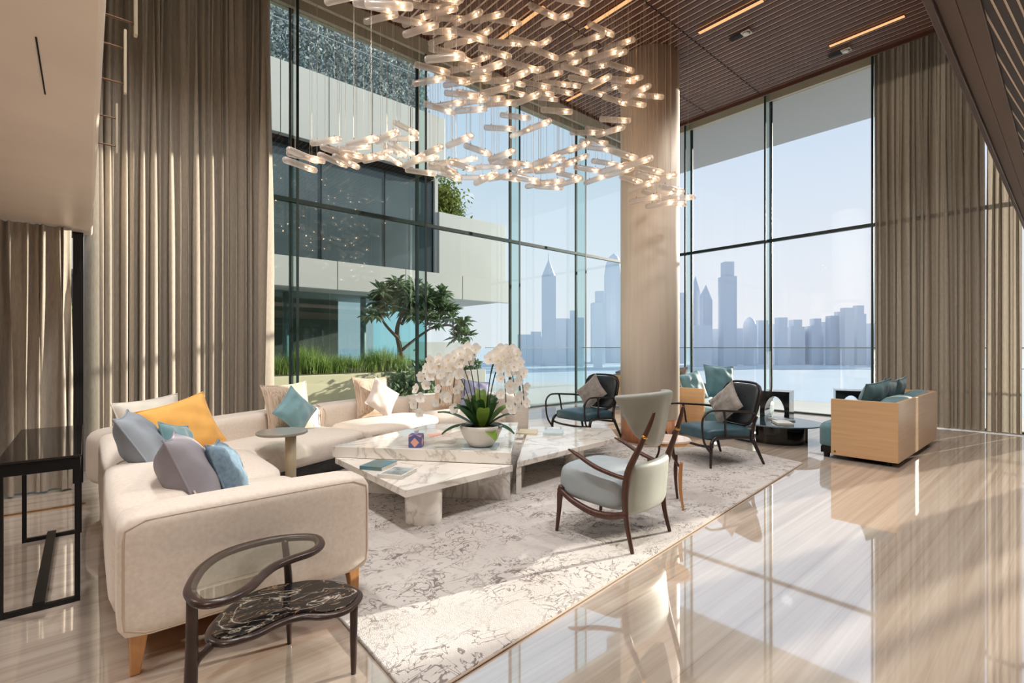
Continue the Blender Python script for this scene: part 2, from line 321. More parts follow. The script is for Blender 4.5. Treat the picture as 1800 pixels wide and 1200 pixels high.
# ---------------------------------------------------------------- mesh helpers
class MB:
    def __init__(s): s.v = []; s.f = []; s.mi = []
    def add(s, vs, fs, mi=0):
        o = len(s.v); s.v += [tuple(v) for v in vs]; s.f += [tuple(i + o for i in f) for f in fs]; s.mi += [mi] * len(fs); return s
    def box(s, c, d, rz=0.0, mi=0, rot=None):
        x, y, z = d[0] / 2, d[1] / 2, d[2] / 2
        m = rot if rot is not None else Matrix.Rotation(rz, 3, 'Z')
        vs = [Vector(c) + m @ Vector(p) for p in ((-x, -y, -z), (x, -y, -z), (x, y, -z), (-x, y, -z), (-x, -y, z), (x, -y, z), (x, y, z), (-x, y, z))]
        return s.add(vs, [(0, 3, 2, 1), (4, 5, 6, 7), (0, 1, 5, 4), (1, 2, 6, 5), (2, 3, 7, 6), (3, 0, 4, 7)], mi)
    def prism(s, poly, z0, z1, mi=0):
        n = len(poly)
        a = sum(poly[i][0] * poly[(i + 1) % n][1] - poly[(i + 1) % n][0] * poly[i][1] for i in range(n))
        if a < 0: poly = poly[::-1]
        vs = [(p[0], p[1], z0) for p in poly] + [(p[0], p[1], z1) for p in poly]
        fs = [tuple(range(n - 1, -1, -1)), tuple(range(n, 2 * n))] + [(i, (i + 1) % n, (i + 1) % n + n, i + n) for i in range(n)]
        return s.add(vs, fs, mi)
    def tube(s, pts, rad, seg=8, closed=False, caps=True, flat=1.0):
        pts = [Vector(p) for p in pts]; n = len(pts)
        if not isinstance(rad, (list, tuple)): rad = [rad] * n
        vs = []; up = None
        for i, p in enumerate(pts):
            if closed: d = pts[(i + 1) % n] - pts[i - 1]
            else: d = pts[min(i + 1, n - 1)] - pts[max(i - 1, 0)]
            d.normalize()
            if up is None:
                up = Vector((0, 0, 1)) if abs(d.z) < 0.9 else Vector((1, 0, 0))
            a = d.cross(up)
            if a.length < 1e-6: a = d.orthogonal()
            a.normalize(); b = a.cross(d).normalized(); up = b
            for k in range(seg):
                t = 2 * math.pi * k / seg
                vs.append(p + a * math.cos(t) * rad[i] + b * math.sin(t) * rad[i] * flat)
        fs = []
        for i in range(n if closed else n - 1):
            for k in range(seg):
                j = (i + 1) % n
                fs.append((i * seg + k, i * seg + (k + 1) % seg, j * seg + (k + 1) % seg, j * seg + k))
        if caps and not closed:
            fs += [tuple(range(seg - 1, -1, -1)), tuple((n - 1) * seg + k for k in range(seg))]
        return s.add(vs, fs)
    def lathe(s, prof, c=(0, 0, 0), seg=32, mi=0):
        vs = []; fs = []; n = len(prof)
        for r, z in prof:
            for k in range(seg):
                t = 2 * math.pi * k / seg; vs.append((c[0] + r * math.cos(t), c[1] + r * math.sin(t), c[2] + z))
        for i in range(n - 1):
            for k in range(seg):
                fs.append((i * seg + k, i * seg + (k + 1) % seg, (i + 1) * seg + (k + 1) % seg, (i + 1) * seg + k))
        fs.append(tuple(range(seg - 1, -1, -1))); fs.append(tuple((n - 1) * seg + k for k in range(seg)))
        return s.add(vs, fs, mi)
    def build(s, name, mats, parent=None, smooth=False, bevel=0.0, bseg=3, subd=0, loc=None, rot=None):
        me = bpy.data.meshes.new(name); me.from_pydata(s.v, [], s.f); me.update()
        if not isinstance(mats, (list, tuple)): mats = [mats]
        for m in mats: me.materials.append(M[m])
        if len(mats) > 1:
            for p, i in zip(me.polygons, s.mi): p.material_index = i
        if smooth:
            for p in me.polygons: p.use_smooth = True
        o = bpy.data.objects.new(name, me); COL.objects.link(o)
        if parent is not None: o.parent = parent
        if loc is not None: o.location = loc
        if rot is not None: o.rotation_euler = rot
        if bevel > 0:
            b = o.modifiers.new('bevel', 'BEVEL'); b.width = bevel; b.segments = bseg; b.limit_method = 'ANGLE'; b.angle_limit = R(35)
        if subd:
            q = o.modifiers.new('subd', 'SUBSURF'); q.levels = subd; q.render_levels = subd
        return o

def smooth_path(pts, n=8, closed=False):
    P = [Vector(p) for p in pts]; out = []; k = len(P)
    for i in range(k if closed else k - 1):
        if closed: p0, p1, p2, p3 = P[i - 1], P[i], P[(i + 1) % k], P[(i + 2) % k]
        else: p0, p1, p2, p3 = P[max(i - 1, 0)], P[i], P[i + 1], P[min(i + 2, k - 1)]
        for j in range(n):
            t = j / n
            out.append(0.5 * ((2 * p1) + (p2 - p0) * t + (2 * p0 - 5 * p1 + 4 * p2 - p3) * t * t + (3 * p1 - p0 - 3 * p2 + p3) * t ** 3))
    if not closed: out.append(P[-1])
    return out

def lerp_list(vals, n):
    k = len(vals); return [vals[min(int(i / (n - 1) * (k - 1)), k - 2)] + (vals[min(int(i / (n - 1) * (k - 1)), k - 2) + 1] - vals[min(int(i / (n - 1) * (k - 1)), k - 2)]) * (i / (n - 1) * (k - 1) - min(int(i / (n - 1) * (k - 1)), k - 2)) for i in range(n)]

def limb(pts, rads, seg=8, n=6, flat=1.0):
    p = smooth_path(pts, n); return MB().tube(p, lerp_list(rads, len(p)), seg, flat=flat)

def sbox(c, d, n=8.0, dome=0.0, res=10, rz=0.0, rot=None, front=0.0):
    """soft box: a cube rounded by a p-norm, its top domed (local frame, then turned and moved)"""
    m = rot if rot is not None else Matrix.Rotation(rz, 3, 'Z')
    vs = []; fs = []; idx = {}
    def vert(p):
        k = tuple(round(x, 5) for x in p)
        if k in idx: return idx[k]
        L = sum(abs(x) ** n for x in p) ** (1 / n)
        q = [x / L for x in p]
        z = q[2] * d[2] / 2
        if q[2] > 0: z += dome * (1 - q[0] ** 2) * (1 - q[1] ** 2) * q[2]
        y = q[1] * d[1] / 2
        if q[1] < 0: y -= front * (1 - q[0] ** 2) * (1 - q[2] ** 2)
        idx[k] = len(vs); vs.append(Vector(c) + m @ Vector((q[0] * d[0] / 2, y, z))); return idx[k]
    g = [math.tan((-1 + 2 * i / res) * math.pi / 4) for i in range(res + 1)]
    for ax in range(3):
        for sg in (-1, 1):
            for i in range(res):
                for j in range(res):
                    q = []
                    for (a, b) in ((g[i], g[j]), (g[i + 1], g[j]), (g[i + 1], g[j + 1]), (g[i], g[j + 1])):
                        p = [0, 0, 0]; p[ax] = sg; p[(ax + 1) % 3] = a; p[(ax + 2) % 3] = b; q.append(vert(p))
                    fs.append(tuple(q if sg > 0 else q[::-1]))
    return MB().add(vs, fs)

def cushion_mb(w, h, t, res=14, seed=0, pinch=0.10, crease=1.0):
    """a square pillow standing in local XZ, thin in Y, with drawn-out corners and a few creases"""
    rnd = random.Random(seed); ph = [rnd.uniform(0, 6) for _ in range(4)]
    vs = []; fs = []
    def f(u, v, s):
        e = (1 - u * u) * (1 - v * v)
        th = max(0.0, e) ** 0.42 * t / 2
        x = u * (1 - pinch * (1 - v * v) * abs(u) ** 2) * w / 2; z = v * (1 - pinch * (1 - u * u) * abs(v) ** 2) * h / 2
        wr = crease * 0.012 * e ** 0.5 * (math.sin(7 * u + 3 * v + ph[0]) * math.sin(5 * v - 2 * u + ph[1]) + 0.6 * math.sin(13 * u * v + ph[2]))
        return (x, s * (th + wr * (1 if t > 0.08 else 0.5)), z)
    k = res + 1
    for s in (1, -1):
        for i in range(k):
            for j in range(k):
                vs.append(f(-1 + 2 * i / res, -1 + 2 * j / res, s))
    for i in range(res):
        for j in range(res):
            a = i * k + j; fs.append((a, a + 1, a + k + 1, a + k)); b = a + k * k; fs.append((b, b + k, b + k + 1, b + 1))
    rim = [(-1 + 2 * i / res, -1) for i in range(res)] + [(1, -1 + 2 * i / res) for i in range(res)] + [(1 - 2 * i / res, 1) for i in range(res)] + [(-1, 1 - 2 * i / res) for i in range(res)]
    return MB().add(vs, fs), [f(u, v, 1) for u, v in rim]

def tag(o, label, cat, group=None):
    o['label'] = label; o['category'] = cat
    if group: o['group'] = group
    return o
def thing(name, label, cat, loc=(0, 0, 0), rz=0.0, group=None):
    o = bpy.data.objects.new(name, None); COL.objects.link(o); o.location = loc; o.rotation_euler = (0, 0, rz); o.empty_display_size = 0.1
    return tag(o, label, cat, group)
def struct(o): o['kind'] = 'structure'; return o
def stuff(o): o['kind'] = 'stuff'; return o
def sempty(name):
    o = bpy.data.objects.new(name, None); COL.objects.link(o); return struct(o)
def dup(root, loc, rz, label=None, group=None):
    r = root.copy(); COL.objects.link(r); r.location = loc; r.rotation_euler = (0, 0, rz)
    if label: r['label'] = label
    if group: r['group'] = group
    for ch in list(root.children):
        c = ch.copy(); COL.objects.link(c); c.parent = r
        for g in list(ch.children):
            d = g.copy(); COL.objects.link(d); d.parent = c
    return r

# ================================================================ the room
ZC, XE, YE = 5.3, 8.11, 5.52            # slatted ceiling: height and its two outer edges
XG, YG = 10.65, 7.68                    # the two glass walls
ZH, ZT = 6.34, 3.49                     # glass head, transom
ZL = 2.4                                # low soffits beside the camera

struct(MB().box((3.6, 1.6, -0.1), (14.4, 12.6, 0.2)).build('floor', 'travertine'))
struct(MB().box((-1.25, 5.405, 0.003), (2.5, 0.05, 0.006)).build('trim_1', 'brass'))

# low plaster soffit on the left, its slot, and the fascia above it
low = struct(MB().box((-1.675, 0.95, ZL + 0.1), (3.45, 10.9, 0.2)).build('ceiling_left', 'plaster', bevel=0.02))
MB().box((-0.133, 2.68, ZL - 0.001), (0.005, 0.52, 0.004)).build('air_slot', 'black_gap', low)
struct(MB().box((-0.05, 3.7, 4.9), (0.2, 8.0, 4.6)).build('wall_left', 'plaster_wall'))
struct(MB().box((-3.5, 0.95, 1.2), (0.2, 11.1, 2.6)).build('wall_back', 'plaster_wall'))
struct(MB().box((3.6, -4.7, 1.2), (14.4, 0.2, 2.6)).build('wall_rear', 'walnut'))
# walnut bulkhead on the right: bronze band, then thin battens running a little askew
bulk = struct(MB().box((5.35, -2.15, ZL + 0.12), (10.6, 4.9, 0.2)).build('ceiling_right', 'slat_back'))
MB().box((5.35, 0.306, ZL + 0.03), (10.6, 0.02, 0.10)).build('fascia_board', 'walnut', bulk, bevel=0.003)
MB().box((5.35, 0.274, ZL + 0.012), (10.6, 0.046, 0.02)).build('edge_board', 'tan', bulk, bevel=0.003)
MB().box((5.35, 0.225, ZL + 0.010), (10.6, 0.052, 0.02)).build('edge_board', 'tan', bulk, bevel=0.003)
ca, sa = math.cos(R(-4.2)), math.sin(R(-4.2))
for i in range(46):
    y0 = 0.86 - i * 0.0255                                     # where the batten would cross X = 0.05
    xs = 0.05
    if y0 + (xs - 0.05) * math.tan(R(-4.2)) > 0.236: xs = 0.05 + (y0 - 0.236) / math.tan(R(4.2))
    xs = max(xs, 0.1)
    if xs > 9.8: continue
    L_ = (10.5 - xs) / ca; xm = (xs + 10.5) / 2; ym = y0 + (xm - 0.05) * math.tan(R(-4.2))
    MB().box((xm, ym, ZL + 0.0175), (L_, 0.0185, 0.004), R(-4.2)).build('batten', 'dark_slat', bulk)
struct(MB().box((5.35, 0.21, 4.9), (10.6, 0.2, 4.6)).build('wall_right', 'walnut'))

# slatted ceiling
ceil = struct(MB().box(((XE + 0.05) / 2, (YE + 0.31) / 2, ZC + 0.065), (XE - 0.05, YE - 0.31, 0.05)).build('ceiling', 'slat_back'))
PITCH = 0.102
cuts = [0.32, 3.30, 4.17, YE]
slatm = {}
nsl = int((XE - 0.05) / PITCH)
lights = [(5.89, 2.37, 3.15), (7.455, 1.36, 2.15), (4.72, 3.2, 4.03), (4.06, 4.1, 4.95), (5.89, 4.58, 5.42)]
for i in range(nsl):
    x = XE - 0.055 - i * PITCH
    for k in range(3):
        a, b = cuts[k] + 0.006, cuts[k + 1] - 0.006
        key = k
        if key not in slatm:
            o = MB().box((0, 0, 0), (0.068, b - a, 0.010)).build('slat', 'slat', ceil); slatm[key] = o
            o.location = (x, (a + b) / 2, ZC + 0.032)
        else:
            o = slatm[key].copy(); COL.objects.link(o); o.location = (x, (a + b) / 2, ZC + 0.032)
for k in range(1, 3):
    MB().box(((XE + 0.05) / 2, cuts[k], ZC + 0.037), (XE - 0.06, 0.018, 0.006)).build('joint_strip', 'black_gap', ceil)
MB().box((XE / 2, YE + 0.012, ZC + 0.04), (XE, 0.02, 0.11)).build('edge_board', 'slat', ceil)
MB().box((XE + 0.012, (YE + 0.3) / 2, ZC + 0.04), (0.02, YE - 0.3, 0.11)).build('edge_board', 'slat', ceil)
# upper ceiling of the perimeter cove and the beige headers over the glass
struct(MB().box((5.35, 4.0, 7.15), (10.8, 7.6, 0.15)).build('ceiling_cove', 'header'))
struct(MB().box((XG / 2, YG + 0.0, (ZH + 7.1) / 2), (XG, 0.16, 7.1 - ZH)).build('trim_2', 'header'))
struct(MB().box((XG / 2, YG - 0.28, 6.72), (XG, 0.06, 0.7)).build('trim_3', 'header'))
struct(MB().box((XG, YG / 2, (ZH + 7.1) / 2), (0.16, YG, 7.1 - ZH)).build('trim_4', 'header'))
struct(MB().box((XG / 2, YG + 0.02, 0.012), (XG, 0.12, 0.024)).build('baseboard_left', 'gasket'))
struct(MB().box((XG, 1.6, 0.012), (0.12, 12.2, 0.024)).build('baseboard_right', 'gasket'))

# ---- windows: panes, transoms and glass fins
def window(n, axis, a, b, z1, gm, fin_at=None):
    w = sempty('window_%d' % n)
    def pane(z0, z1_):
        if axis == 'Y': MB().box(((a + b) / 2, YG, (z0 + z1_) / 2), (b - a - 0.012, 0.02, z1_ - z0)).build('pane', gm, w)
        else: MB().box((XG, (a + b) / 2, (z0 + z1_) / 2), (0.02, b - a - 0.012, z1_ - z0)).build('pane', gm, w)
    if z1 > ZT:
        pane(0.03, ZT - 0.03); pane(ZT + 0.03, z1)
        if axis == 'Y': MB().box(((a + b) / 2, YG, ZT), (b - a, 0.07, 0.06)).build('transom', 'gasket', w)
        else: MB().box((XG, (a + b) / 2, ZT), (0.07, b - a, 0.06)).build('transom', 'gasket', w)
    else: pane(0.03, z1)
    if fin_at is not None:
        zf = 6.7 if z1 > ZT else z1
        if axis == 'Y':
            MB().box((fin_at, YG - 0.16, zf / 2), (0.03, 0.27, zf)).build('glass_fin', 'fin', w)
            MB().box((fin_at, YG - 0.004, zf / 2), (0.055, 0.035, zf)).build('joint', 'gasket', w)
            MB().box((fin_at, YG - 0.30, zf / 2), (0.036, 0.012, zf)).build('fin_edge', 'gasket', w)
        else:
            MB().box((XG - 0.16, fin_at, zf / 2), (0.27, 0.03, zf)).build('glass_fin', 'fin', w)
            MB().box((XG - 0.004, fin_at, zf / 2), (0.035, 0.055, zf)).build('joint', 'gasket', w)
            MB().box((XG - 0.30, fin_at, zf / 2), (0.012, 0.036, zf)).build('fin_edge', 'gasket', w)
xs = [0.05, 2.31, 4.44, 6.62, 8.66, XG]
for i in range(5): window(i + 1, 'Y', xs[i], xs[i + 1], ZH, 'glass_left', xs[i + 1] if i < 4 else None)
ys = [YG, 5.87, 4.12, 2.33, 0.32]
for i in range(4): window(i + 6, 'X', ys[i + 1], ys[i], ZH, 'glass', ys[i + 1])
ys2 = [0.32, -1.24, -3.0, -4.6]
for i in range(3): window(i + 10, 'X', ys2[i + 1], ys2[i], ZL + 0.05, 'glass', ys2[i + 1])
lw = sempty('window_13')                                          # low window behind the left curtain
MB().box((-1.75, 6.32, 1.2), (3.4, 0.02, 2.36)).build('pane', 'glass', lw)
MB().box((-0.055, 6.31, 1.2), (0.075, 0.09, 2.4)).build('post', 'black', lw)
MB().box((0.05, 7.0, 1.2), (0.02, 1.3, 2.36)).build('pane', 'glass', lw)
MB().box((-1.75, 6.32, 2.38), (3.4, 0.09, 0.05)).build('head_rail', 'steel', lw)

# ---- column
colm = thing('column', 'round beige column rising from the rug edge to the slatted ceiling', 'column', (5.99, 3.94, 0))
MB().lathe([(0.40, 0.32), (0.40, ZC + 0.03)], seg=64).build('shaft', 'column', colm, smooth=True)
MB().lathe([(0.398, 0.0), (0.398, 0.32)], seg=64).build('base_band', 'column_base', colm, smooth=True)['label'] = 'reddish wooden band at the foot'

# ---- curtains
def curtain(name, label, path, z0, z1, mat, folds, amp=0.07, seed=0, group=None, gather=1.7):
    rnd = random.Random(seed)
    P = smooth_path([(p[0], p[1], 0) for p in path], 10); L = [0]
    for i in range(1, len(P)): L.append(L[-1] + (P[i] - P[i - 1]).length)
    tot = L[-1]; N = folds * 14; rows = 30
    K = 2 * folds + 3
    def table(lo, hi, k=K): return [rnd.uniform(lo, hi) for _ in range(k)]
    def look(tb, u):
        x = u * (len(tb) - 1); j = min(int(x), len(tb) - 2); g = x - j; g = g * g * (3 - 2 * g); return tb[j] * (1 - g) + tb[j + 1] * g
    ph, ph2, dr, am, am2 = table(-1.5, 1.5), table(-2, 2), table(-1.6, 1.6), table(0.25, 1.5), table(0.2, 1.3)
    vs = []; fs = []
    for r in range(rows + 1):
        v = r / rows; z = z1 + (z0 - z1) * v
        mixv = min(1, max(0, (v - 0.05) / 0.6)); mixv = mixv * mixv * (3 - 2 * mixv)
        for i in range(N + 1):
            u = i / N; s = u * tot; k = 0
            while k < len(L) - 2 and L[k + 1] < s: k += 1
            f = (s - L[k]) / max(L[k + 1] - L[k], 1e-6); p = P[k].lerp(P[k + 1], f); d = (P[k + 1] - P[k]).normalized(); nrm = Vector((d.y, -d.x, 0))
            c = u * folds
            w = 2 * math.pi * c + look(ph, u) + look(dr, u) * 1.2 * v; w2 = 2 * math.pi * c * gather + look(ph2, u) - look(dr, 1 - u) * 0.8 * v
            a1 = amp * look(am, u) * (0.35 + 0.65 * mixv); a2 = amp * 0.55 * look(am2, u) * (1 - 0.55 * mixv)
            off = a1 * math.sin(w) + a2 * math.sin(w2)
            lat = amp * 0.6 * math.cos(w) * (0.25 + 0.75 * mixv) * look(am, u)
            q = p + nrm * off + d * lat
            vs.append((q.x, q.y, z))
    for r in range(rows):
        for i in range(N):
            a = r * (N + 1) + i; fs.append((a, a + N + 1, a + N + 2, a + 1))
    o = MB().add(vs, fs).build(name, mat, None, smooth=True)
    return tag(o, label, 'curtain', group)
curtain('curtain', 'tall gathered taupe curtain beside the cream sectional sofa', [(0.06, 6.84), (0.16, 7.0), (1.0, 7.1), (1.72, 7.12), (1.79, 7.0)], 0.02, 6.62, 'curtain', 22, 0.075, 3)
curtain('curtain', 'short taupe curtain behind the black console table', [(-1.9, 6.02), (-0.10, 6.04)], 0.02, 2.39, 'curtain', 17, 0.055, 8)
curtain('curtain', 'dense taupe curtain behind the sycamore-panelled sofa', [(10.36, 2.31), (10.33, 1.7), (10.38, 0.93)], 0.02, 6.62, 'curtain', 15, 0.075, 11)
curtain('curtain', 'narrow sheer taupe curtain, first one right of the dense curtain', [(10.4, 0.90), (10.38, 0.74), (10.4, 0.53)], 0.02, 6.62, 'sheer', 5, 0.045, 21)
curtain('curtain', 'sheer taupe curtain at the right edge of the picture, lit from behind', [(10.42, 0.51), (10.42, 0.36), (10.42, 0.06)], 0.02, 2.39, 'sheer', 5, 0.045, 33)
curtain('curtain', 'taupe curtain beyond the right edge, under the walnut bulkhead', [(10.42, -0.68), (10.40, -0.95), (10.42, -1.22)], 0.02, 2.39, 'curtain', 7, 0.05, 41)
curtain('curtain', 'narrow taupe curtain, second beyond the right edge, under the walnut bulkhead', [(10.42, -1.44), (10.42, -1.54)], 0.02, 2.39, 'curtain', 2, 0.03, 43)
curtain('curtain', 'furthest taupe curtain along the window under the walnut bulkhead', [(10.42, -1.75), (10.40, -2.1), (10.42, -2.5)], 0.02, 2.39, 'curtain', 7, 0.05, 45)

# ---- ceiling fittings
for i, (x, a, b) in enumerate(lights):
    lab = ['warm linear light in the slatted ceiling right of the column', 'warm linear light in the slatted ceiling nearest the dense curtain', 'warm linear light above the chandelier, right-hand one of the two over its middle', 'warm linear light above the chandelier, left-hand one of the two over its middle', 'warm linear light in the slatted ceiling just left of the column'][i]
    t = thing('linear_light', lab, 'ceiling light', (x, (a + b) / 2, ZC - 0.004), 0, 'linear lights set between the slats')
    MB().box((0, 0, 0.0), (0.06, b - a, 0.008)).build('diffuser', 'strip_light', t)
    MB().box((0.034, 0, 0.001), (0.008, b - a + 0.02, 0.012)).build('frame', 'slat', t)
    MB().box((-0.034, 0, 0.001), (0.008, b - a + 0.02, 0.012)).build('frame', 'slat', t)
for i, (x, y) in enumerate(((6.34, 2.75), (7.73, 2.03))):
    t = thing('downlight', ['small square white downlight beside the long warm ceiling light', 'small square white downlight nearest the dense curtain'][i], 'downlight', (x, y, ZC), 0, 'square downlights')
    MB().box((0, 0, -0.004), (0.11, 0.11, 0.012)).build('plate', 'white_metal', t, bevel=0.003)
    MB().lathe([(0.042, -0.024), (0.046, -0.010)], seg=20).build('lamp_ring', 'steel', t, smooth=True)
    MB().lathe([(0.03, -0.028), (0.034, -0.022)], seg=16).build('lens', 'ceramic', t)
    MB().box((0.0, 0.135, -0.001), (0.09, 0.15, 0.006)).build('slot', 'black_gap', t)
    l = bpy.data.lights.new('downlight_lamp', 'SPOT'); l.energy = 40; l.spot_size = R(100); l.spot_blend = 0.6; l.color = (1, 0.86, 0.7); l.shadow_soft_size = 0.04
    lo = bpy.data.objects.new('downlight_lamp', l); COL.objects.link(lo); lo.location = (x, y, ZC - 0.05)

# ---- brackets of the mezzanine edge, beside the tall curtain
for i, (y, z, hgt) in enumerate(((2.62, 2.62, 0.42), (3.35, 2.66, 0.34), (4.3, 2.62, 0.34))):
    t = thing('glass_clamp', ['pale upright strip on two rods, nearest of three above the plaster soffit edge', 'pale upright strip on two rods, middle of three above the plaster soffit edge', 'pale upright strip on two rods, lowest of three above the plaster soffit edge'][i], 'bracket', (0.05, y, z), 0, 'brackets on the mezzanine edge')
    MB().box((0.11, 0, hgt / 2), (0.012, 0.03, hgt)).build('strip', 'header', t, bevel=0.003)
    for zz in (0.05, hgt - 0.1): MB().tube([(0.0, 0, zz), (0.11, 0, zz)], 0.005, 8).build('rod', 'clip', t)

# ================================================================ outside
struct(MB().box((3.0, 10.6, -0.09), (21.0, 5.7, 0.12)).build('terrace_left', 'stone_out'))
struct(MB().box((12.1, 1.4, -0.09), (2.7, 12.6, 0.12)).build('terrace_right', 'stone_out'))
ov = struct(MB().box((12.25, 0.8, 6.85), (3.05, 15.2, 0.45)).build('overhang', 'soffit_out'))
struct(MB().box((5.4, 9.2, 6.95), (10.9, 2.9, 0.25)).build('overhang_left', 'soffit_out')) if False else None
bal = thing('glass_balustrade', 'frameless glass balustrade along the terrace edge', 'balustrade', (0, 0, 0))
for k in range(8):
    y = -4.3 + k * 1.98
    MB().box((13.4, y + 0.97, 0.62), (0.02, 1.93, 1.3)).build('pane', 'rail_glass', bal)
MB().box((13.4, 3.6, 1.285), (0.035, 15.9, 0.025)).build('top_rail', 'rail', bal)
for k in range(2):
    MB().box((10.4 + k * 2.0, 11.55, 0.62), (1.95, 0.02, 1.3)).build('pane', 'rail_glass', bal)
MB().box((11.2, 11.55, 1.285), (4.4, 0.035, 0.025)).build('top_rail', 'rail', bal)

# neighbouring wing of the building
nb = thing('building', 'white terraced building wing with dark glazing seen through the left windows', 'building', (0, 0, 0))
YF = 13.6
k = 0; x = -7.6
while x < 8.5:
    MB().box((x + 0.63, YF + 0.1, 7.85), (1.25, 0.2, 1.9)).build('cladding_panel', 'panel_out', nb, bevel=0.008, bseg=1); x += 1.27
MB().box((0.5, YF + 1.9, 7.85), (16.2, 3.4, 1.86)).build('roof_slab', 'panel_out', nb)
MB().box((0.5, YF + 0.45, 6.86), (16.2, 0.5, 0.14)).build('shade_strip', 'black_gap', nb)  # black strip stands in for the shade in the recess under the parapet
x = -7.5
while x < 11.2:
    MB().box((x + 1.06, YF + 0.1, 3.31), (2.12, 0.2, 0.80)).build('fascia_panel', 'panel_out', nb, bevel=0.008, bseg=1); x += 2.14
MB().box((1.9, YF + 1.9, 3.30), (19.0, 3.4, 0.76)).build('floor_slab', 'soffit_out', nb)
for xa, xb in ((-5.5, -2.2), (-2.2, 0.6), (0.6, 2.9), (2.9, 5.05), (5.05, 7.0), (7.0, 8.72)):
    MB().box(((xa + xb) / 2, YF + 0.5, 5.28), (xb - xa - 0.02, 0.06, 3.1)).build('upper_glazing', 'dark_glazing', nb)
    MB().box((xb, YF + 0.46, 5.28), (0.02, 0.03, 3.1)).build('mullion', 'gasket', nb)
MB().box((8.80, YF + 0.8, 5.3), (0.12, 0.9, 3.2)).build('corner_post', 'panel_out', nb)
MB().box((1.6, YF + 3.6, 5.2), (14.3, 0.2, 3.2)).build('upper_wall', 'interior_dark', nb)
# pale balcony beyond the corner
MB().box((10.3, YF + 0.35, 4.75), (2.9, 0.16, 2.1)).build('balcony_wall', 'panel_out', nb, bevel=0.01)
MB().box((10.3, YF + 3.0, 0.3), (3.0, 0.2, 2.4)).build('lower_wall', 'panel_out', nb)
for xa, xb in ((-5.5, -1.0), (-1.0, 2.2), (2.2, 3.6), (3.6, 5.4), (5.4, 6.75)):
    MB().box(((xa + xb) / 2, YF + 0.75, 1.45), (xb - xa - 0.02, 0.04, 2.85)).build('lower_glazing', 'ink_glazing', nb)
for xa, xb in ((6.75, 7.7), (7.7, 8.6)):
    MB().box(((xa + xb) / 2, YF + 0.75, 1.45), (xb - xa - 0.02, 0.04, 2.85)).build('corner_glazing', 'aqua_panel', nb)
for xx in (3.62, 6.76, 4.4):
    MB().lathe([(0.09, 0), (0.09, 2.9)], (xx, YF + 1.5, 0), 16).build('inner_column', 'panel_out', nb, smooth=True)
MB().box((0.4, YF + 3.4, 1.4), (12.5, 0.2, 3.0)).build('lower_wall', 'interior_dark', nb)
MB().box((1.0, YF + 2.0, -0.05), (16.0, 3.5, 0.1)).build('ground_slab', 'stone_out', nb)
for k in range(8):
    MB().box((-6.6 + k * 2.0 + 0.0, YF + 0.3, 9.42), (1.96, 0.02, 1.25)).build('roof_glass', 'rail_glass', nb)
MB().box((0.7, YF + 0.3, 10.05), (16.0, 0.03, 0.03)).build('roof_rail', 'rail', nb)

def leaf_cloud(name, mat, n, fn, size, parent=None, seed=1, asp=2.2):
    rnd = random.Random(seed); vs = []; fs = []
    for i in range(n):
        p, s = fn(rnd); s *= size * rnd.uniform(0.6, 1.3)
        q = Euler((rnd.uniform(-1.2, 1.2), rnd.uniform(-1.2, 1.2), rnd.uniform(0, 6.28))).to_matrix()
        o = len(vs)
        for a in ((-s * asp / 2, 0, 0), (0, -s / 2, s * 0.12), (s * asp / 2, 0, 0), (0, s / 2, s * 0.12)):
            vs.append(Vector(p) + q @ Vector(a))
        fs.append((o, o + 1, o + 2, o + 3))
    return MB().add(vs, fs).build(name, mat, parent)
hg = leaf_cloud('roof_hedge', 'hedge', 48000, lambda r: ((r.uniform(-3.5, 8.75), YF + 0.7 + abs(r.gauss(0, 0.5)), 8.8 + 2.15 * r.random() ** 0.9 + 0.35 * math.sin(r.uniform(0, 6))), 1), 0.062, seed=4)
tag(hg, 'grey-green hedge on the roof terrace of the white building', 'hedge'); stuff(hg)

def grass_mb(x0, x1, y0, y1, z, n, h, seed):
    rnd = random.Random(seed); vs = []; fs = []
    for i in range(n):
        x, y = rnd.uniform(x0, x1), rnd.uniform(y0, y1); hh = h * (0.75 + 0.35 * math.sin(x * 2.1) * math.sin(x * 5.3 + 1)) * rnd.uniform(0.45, 1.3); a = rnd.uniform(0, 6.28); b = rnd.uniform(0.05, 0.45) * hh
        dx, dy = math.cos(a), math.sin(a); w = 0.006; o = len(vs)
        for t, k in ((0, 1), (0.55, 0.8), (1, 0.1)):
            px, py, pz = x + dx * b * t * t, y + dy * b * t * t, z + hh * t * (1 - 0.12 * t)
            vs += [(px - dy * w * k, py + dx * w * k, pz), (px + dy * w * k, py - dx * w * k, pz)]
        fs += [(o, o + 1, o + 3, o + 2), (o + 2, o + 3, o + 5, o + 4)]
    return MB().add(vs, fs)
pl = thing('planter', 'long sandstone planter below the ornamental grass', 'planter', (0, 0, 0))
MB().prism([(0.4, 10.2), (6.2, 10.45), (6.3, 11.9), (0.4, 11.9)], -0.03, 0.72).build('wall', 'planter', pl, bevel=0.02)
MB().prism([(0.5, 10.32), (6.1, 10.55), (6.2, 11.8), (0.5, 11.8)], 0.70, 0.735).build('soil', 'moss', pl)
g = grass_mb(0.6, 6.0, 10.6, 11.7, 0.72, 9000, 0.55, 5).build('ornamental_grass', 'grass'); tag(g, 'bright green grass growing in the sandstone planter', 'grass'); stuff(g)
pl2 = thing('planter', 'low white planter of shrubs right of the sandstone planter', 'planter', (0, 0, 0))
MB().box((7.4, 11.3, 0.33), (1.9, 1.2, 0.72)).build('wall', 'panel_out', pl2, bevel=0.02)
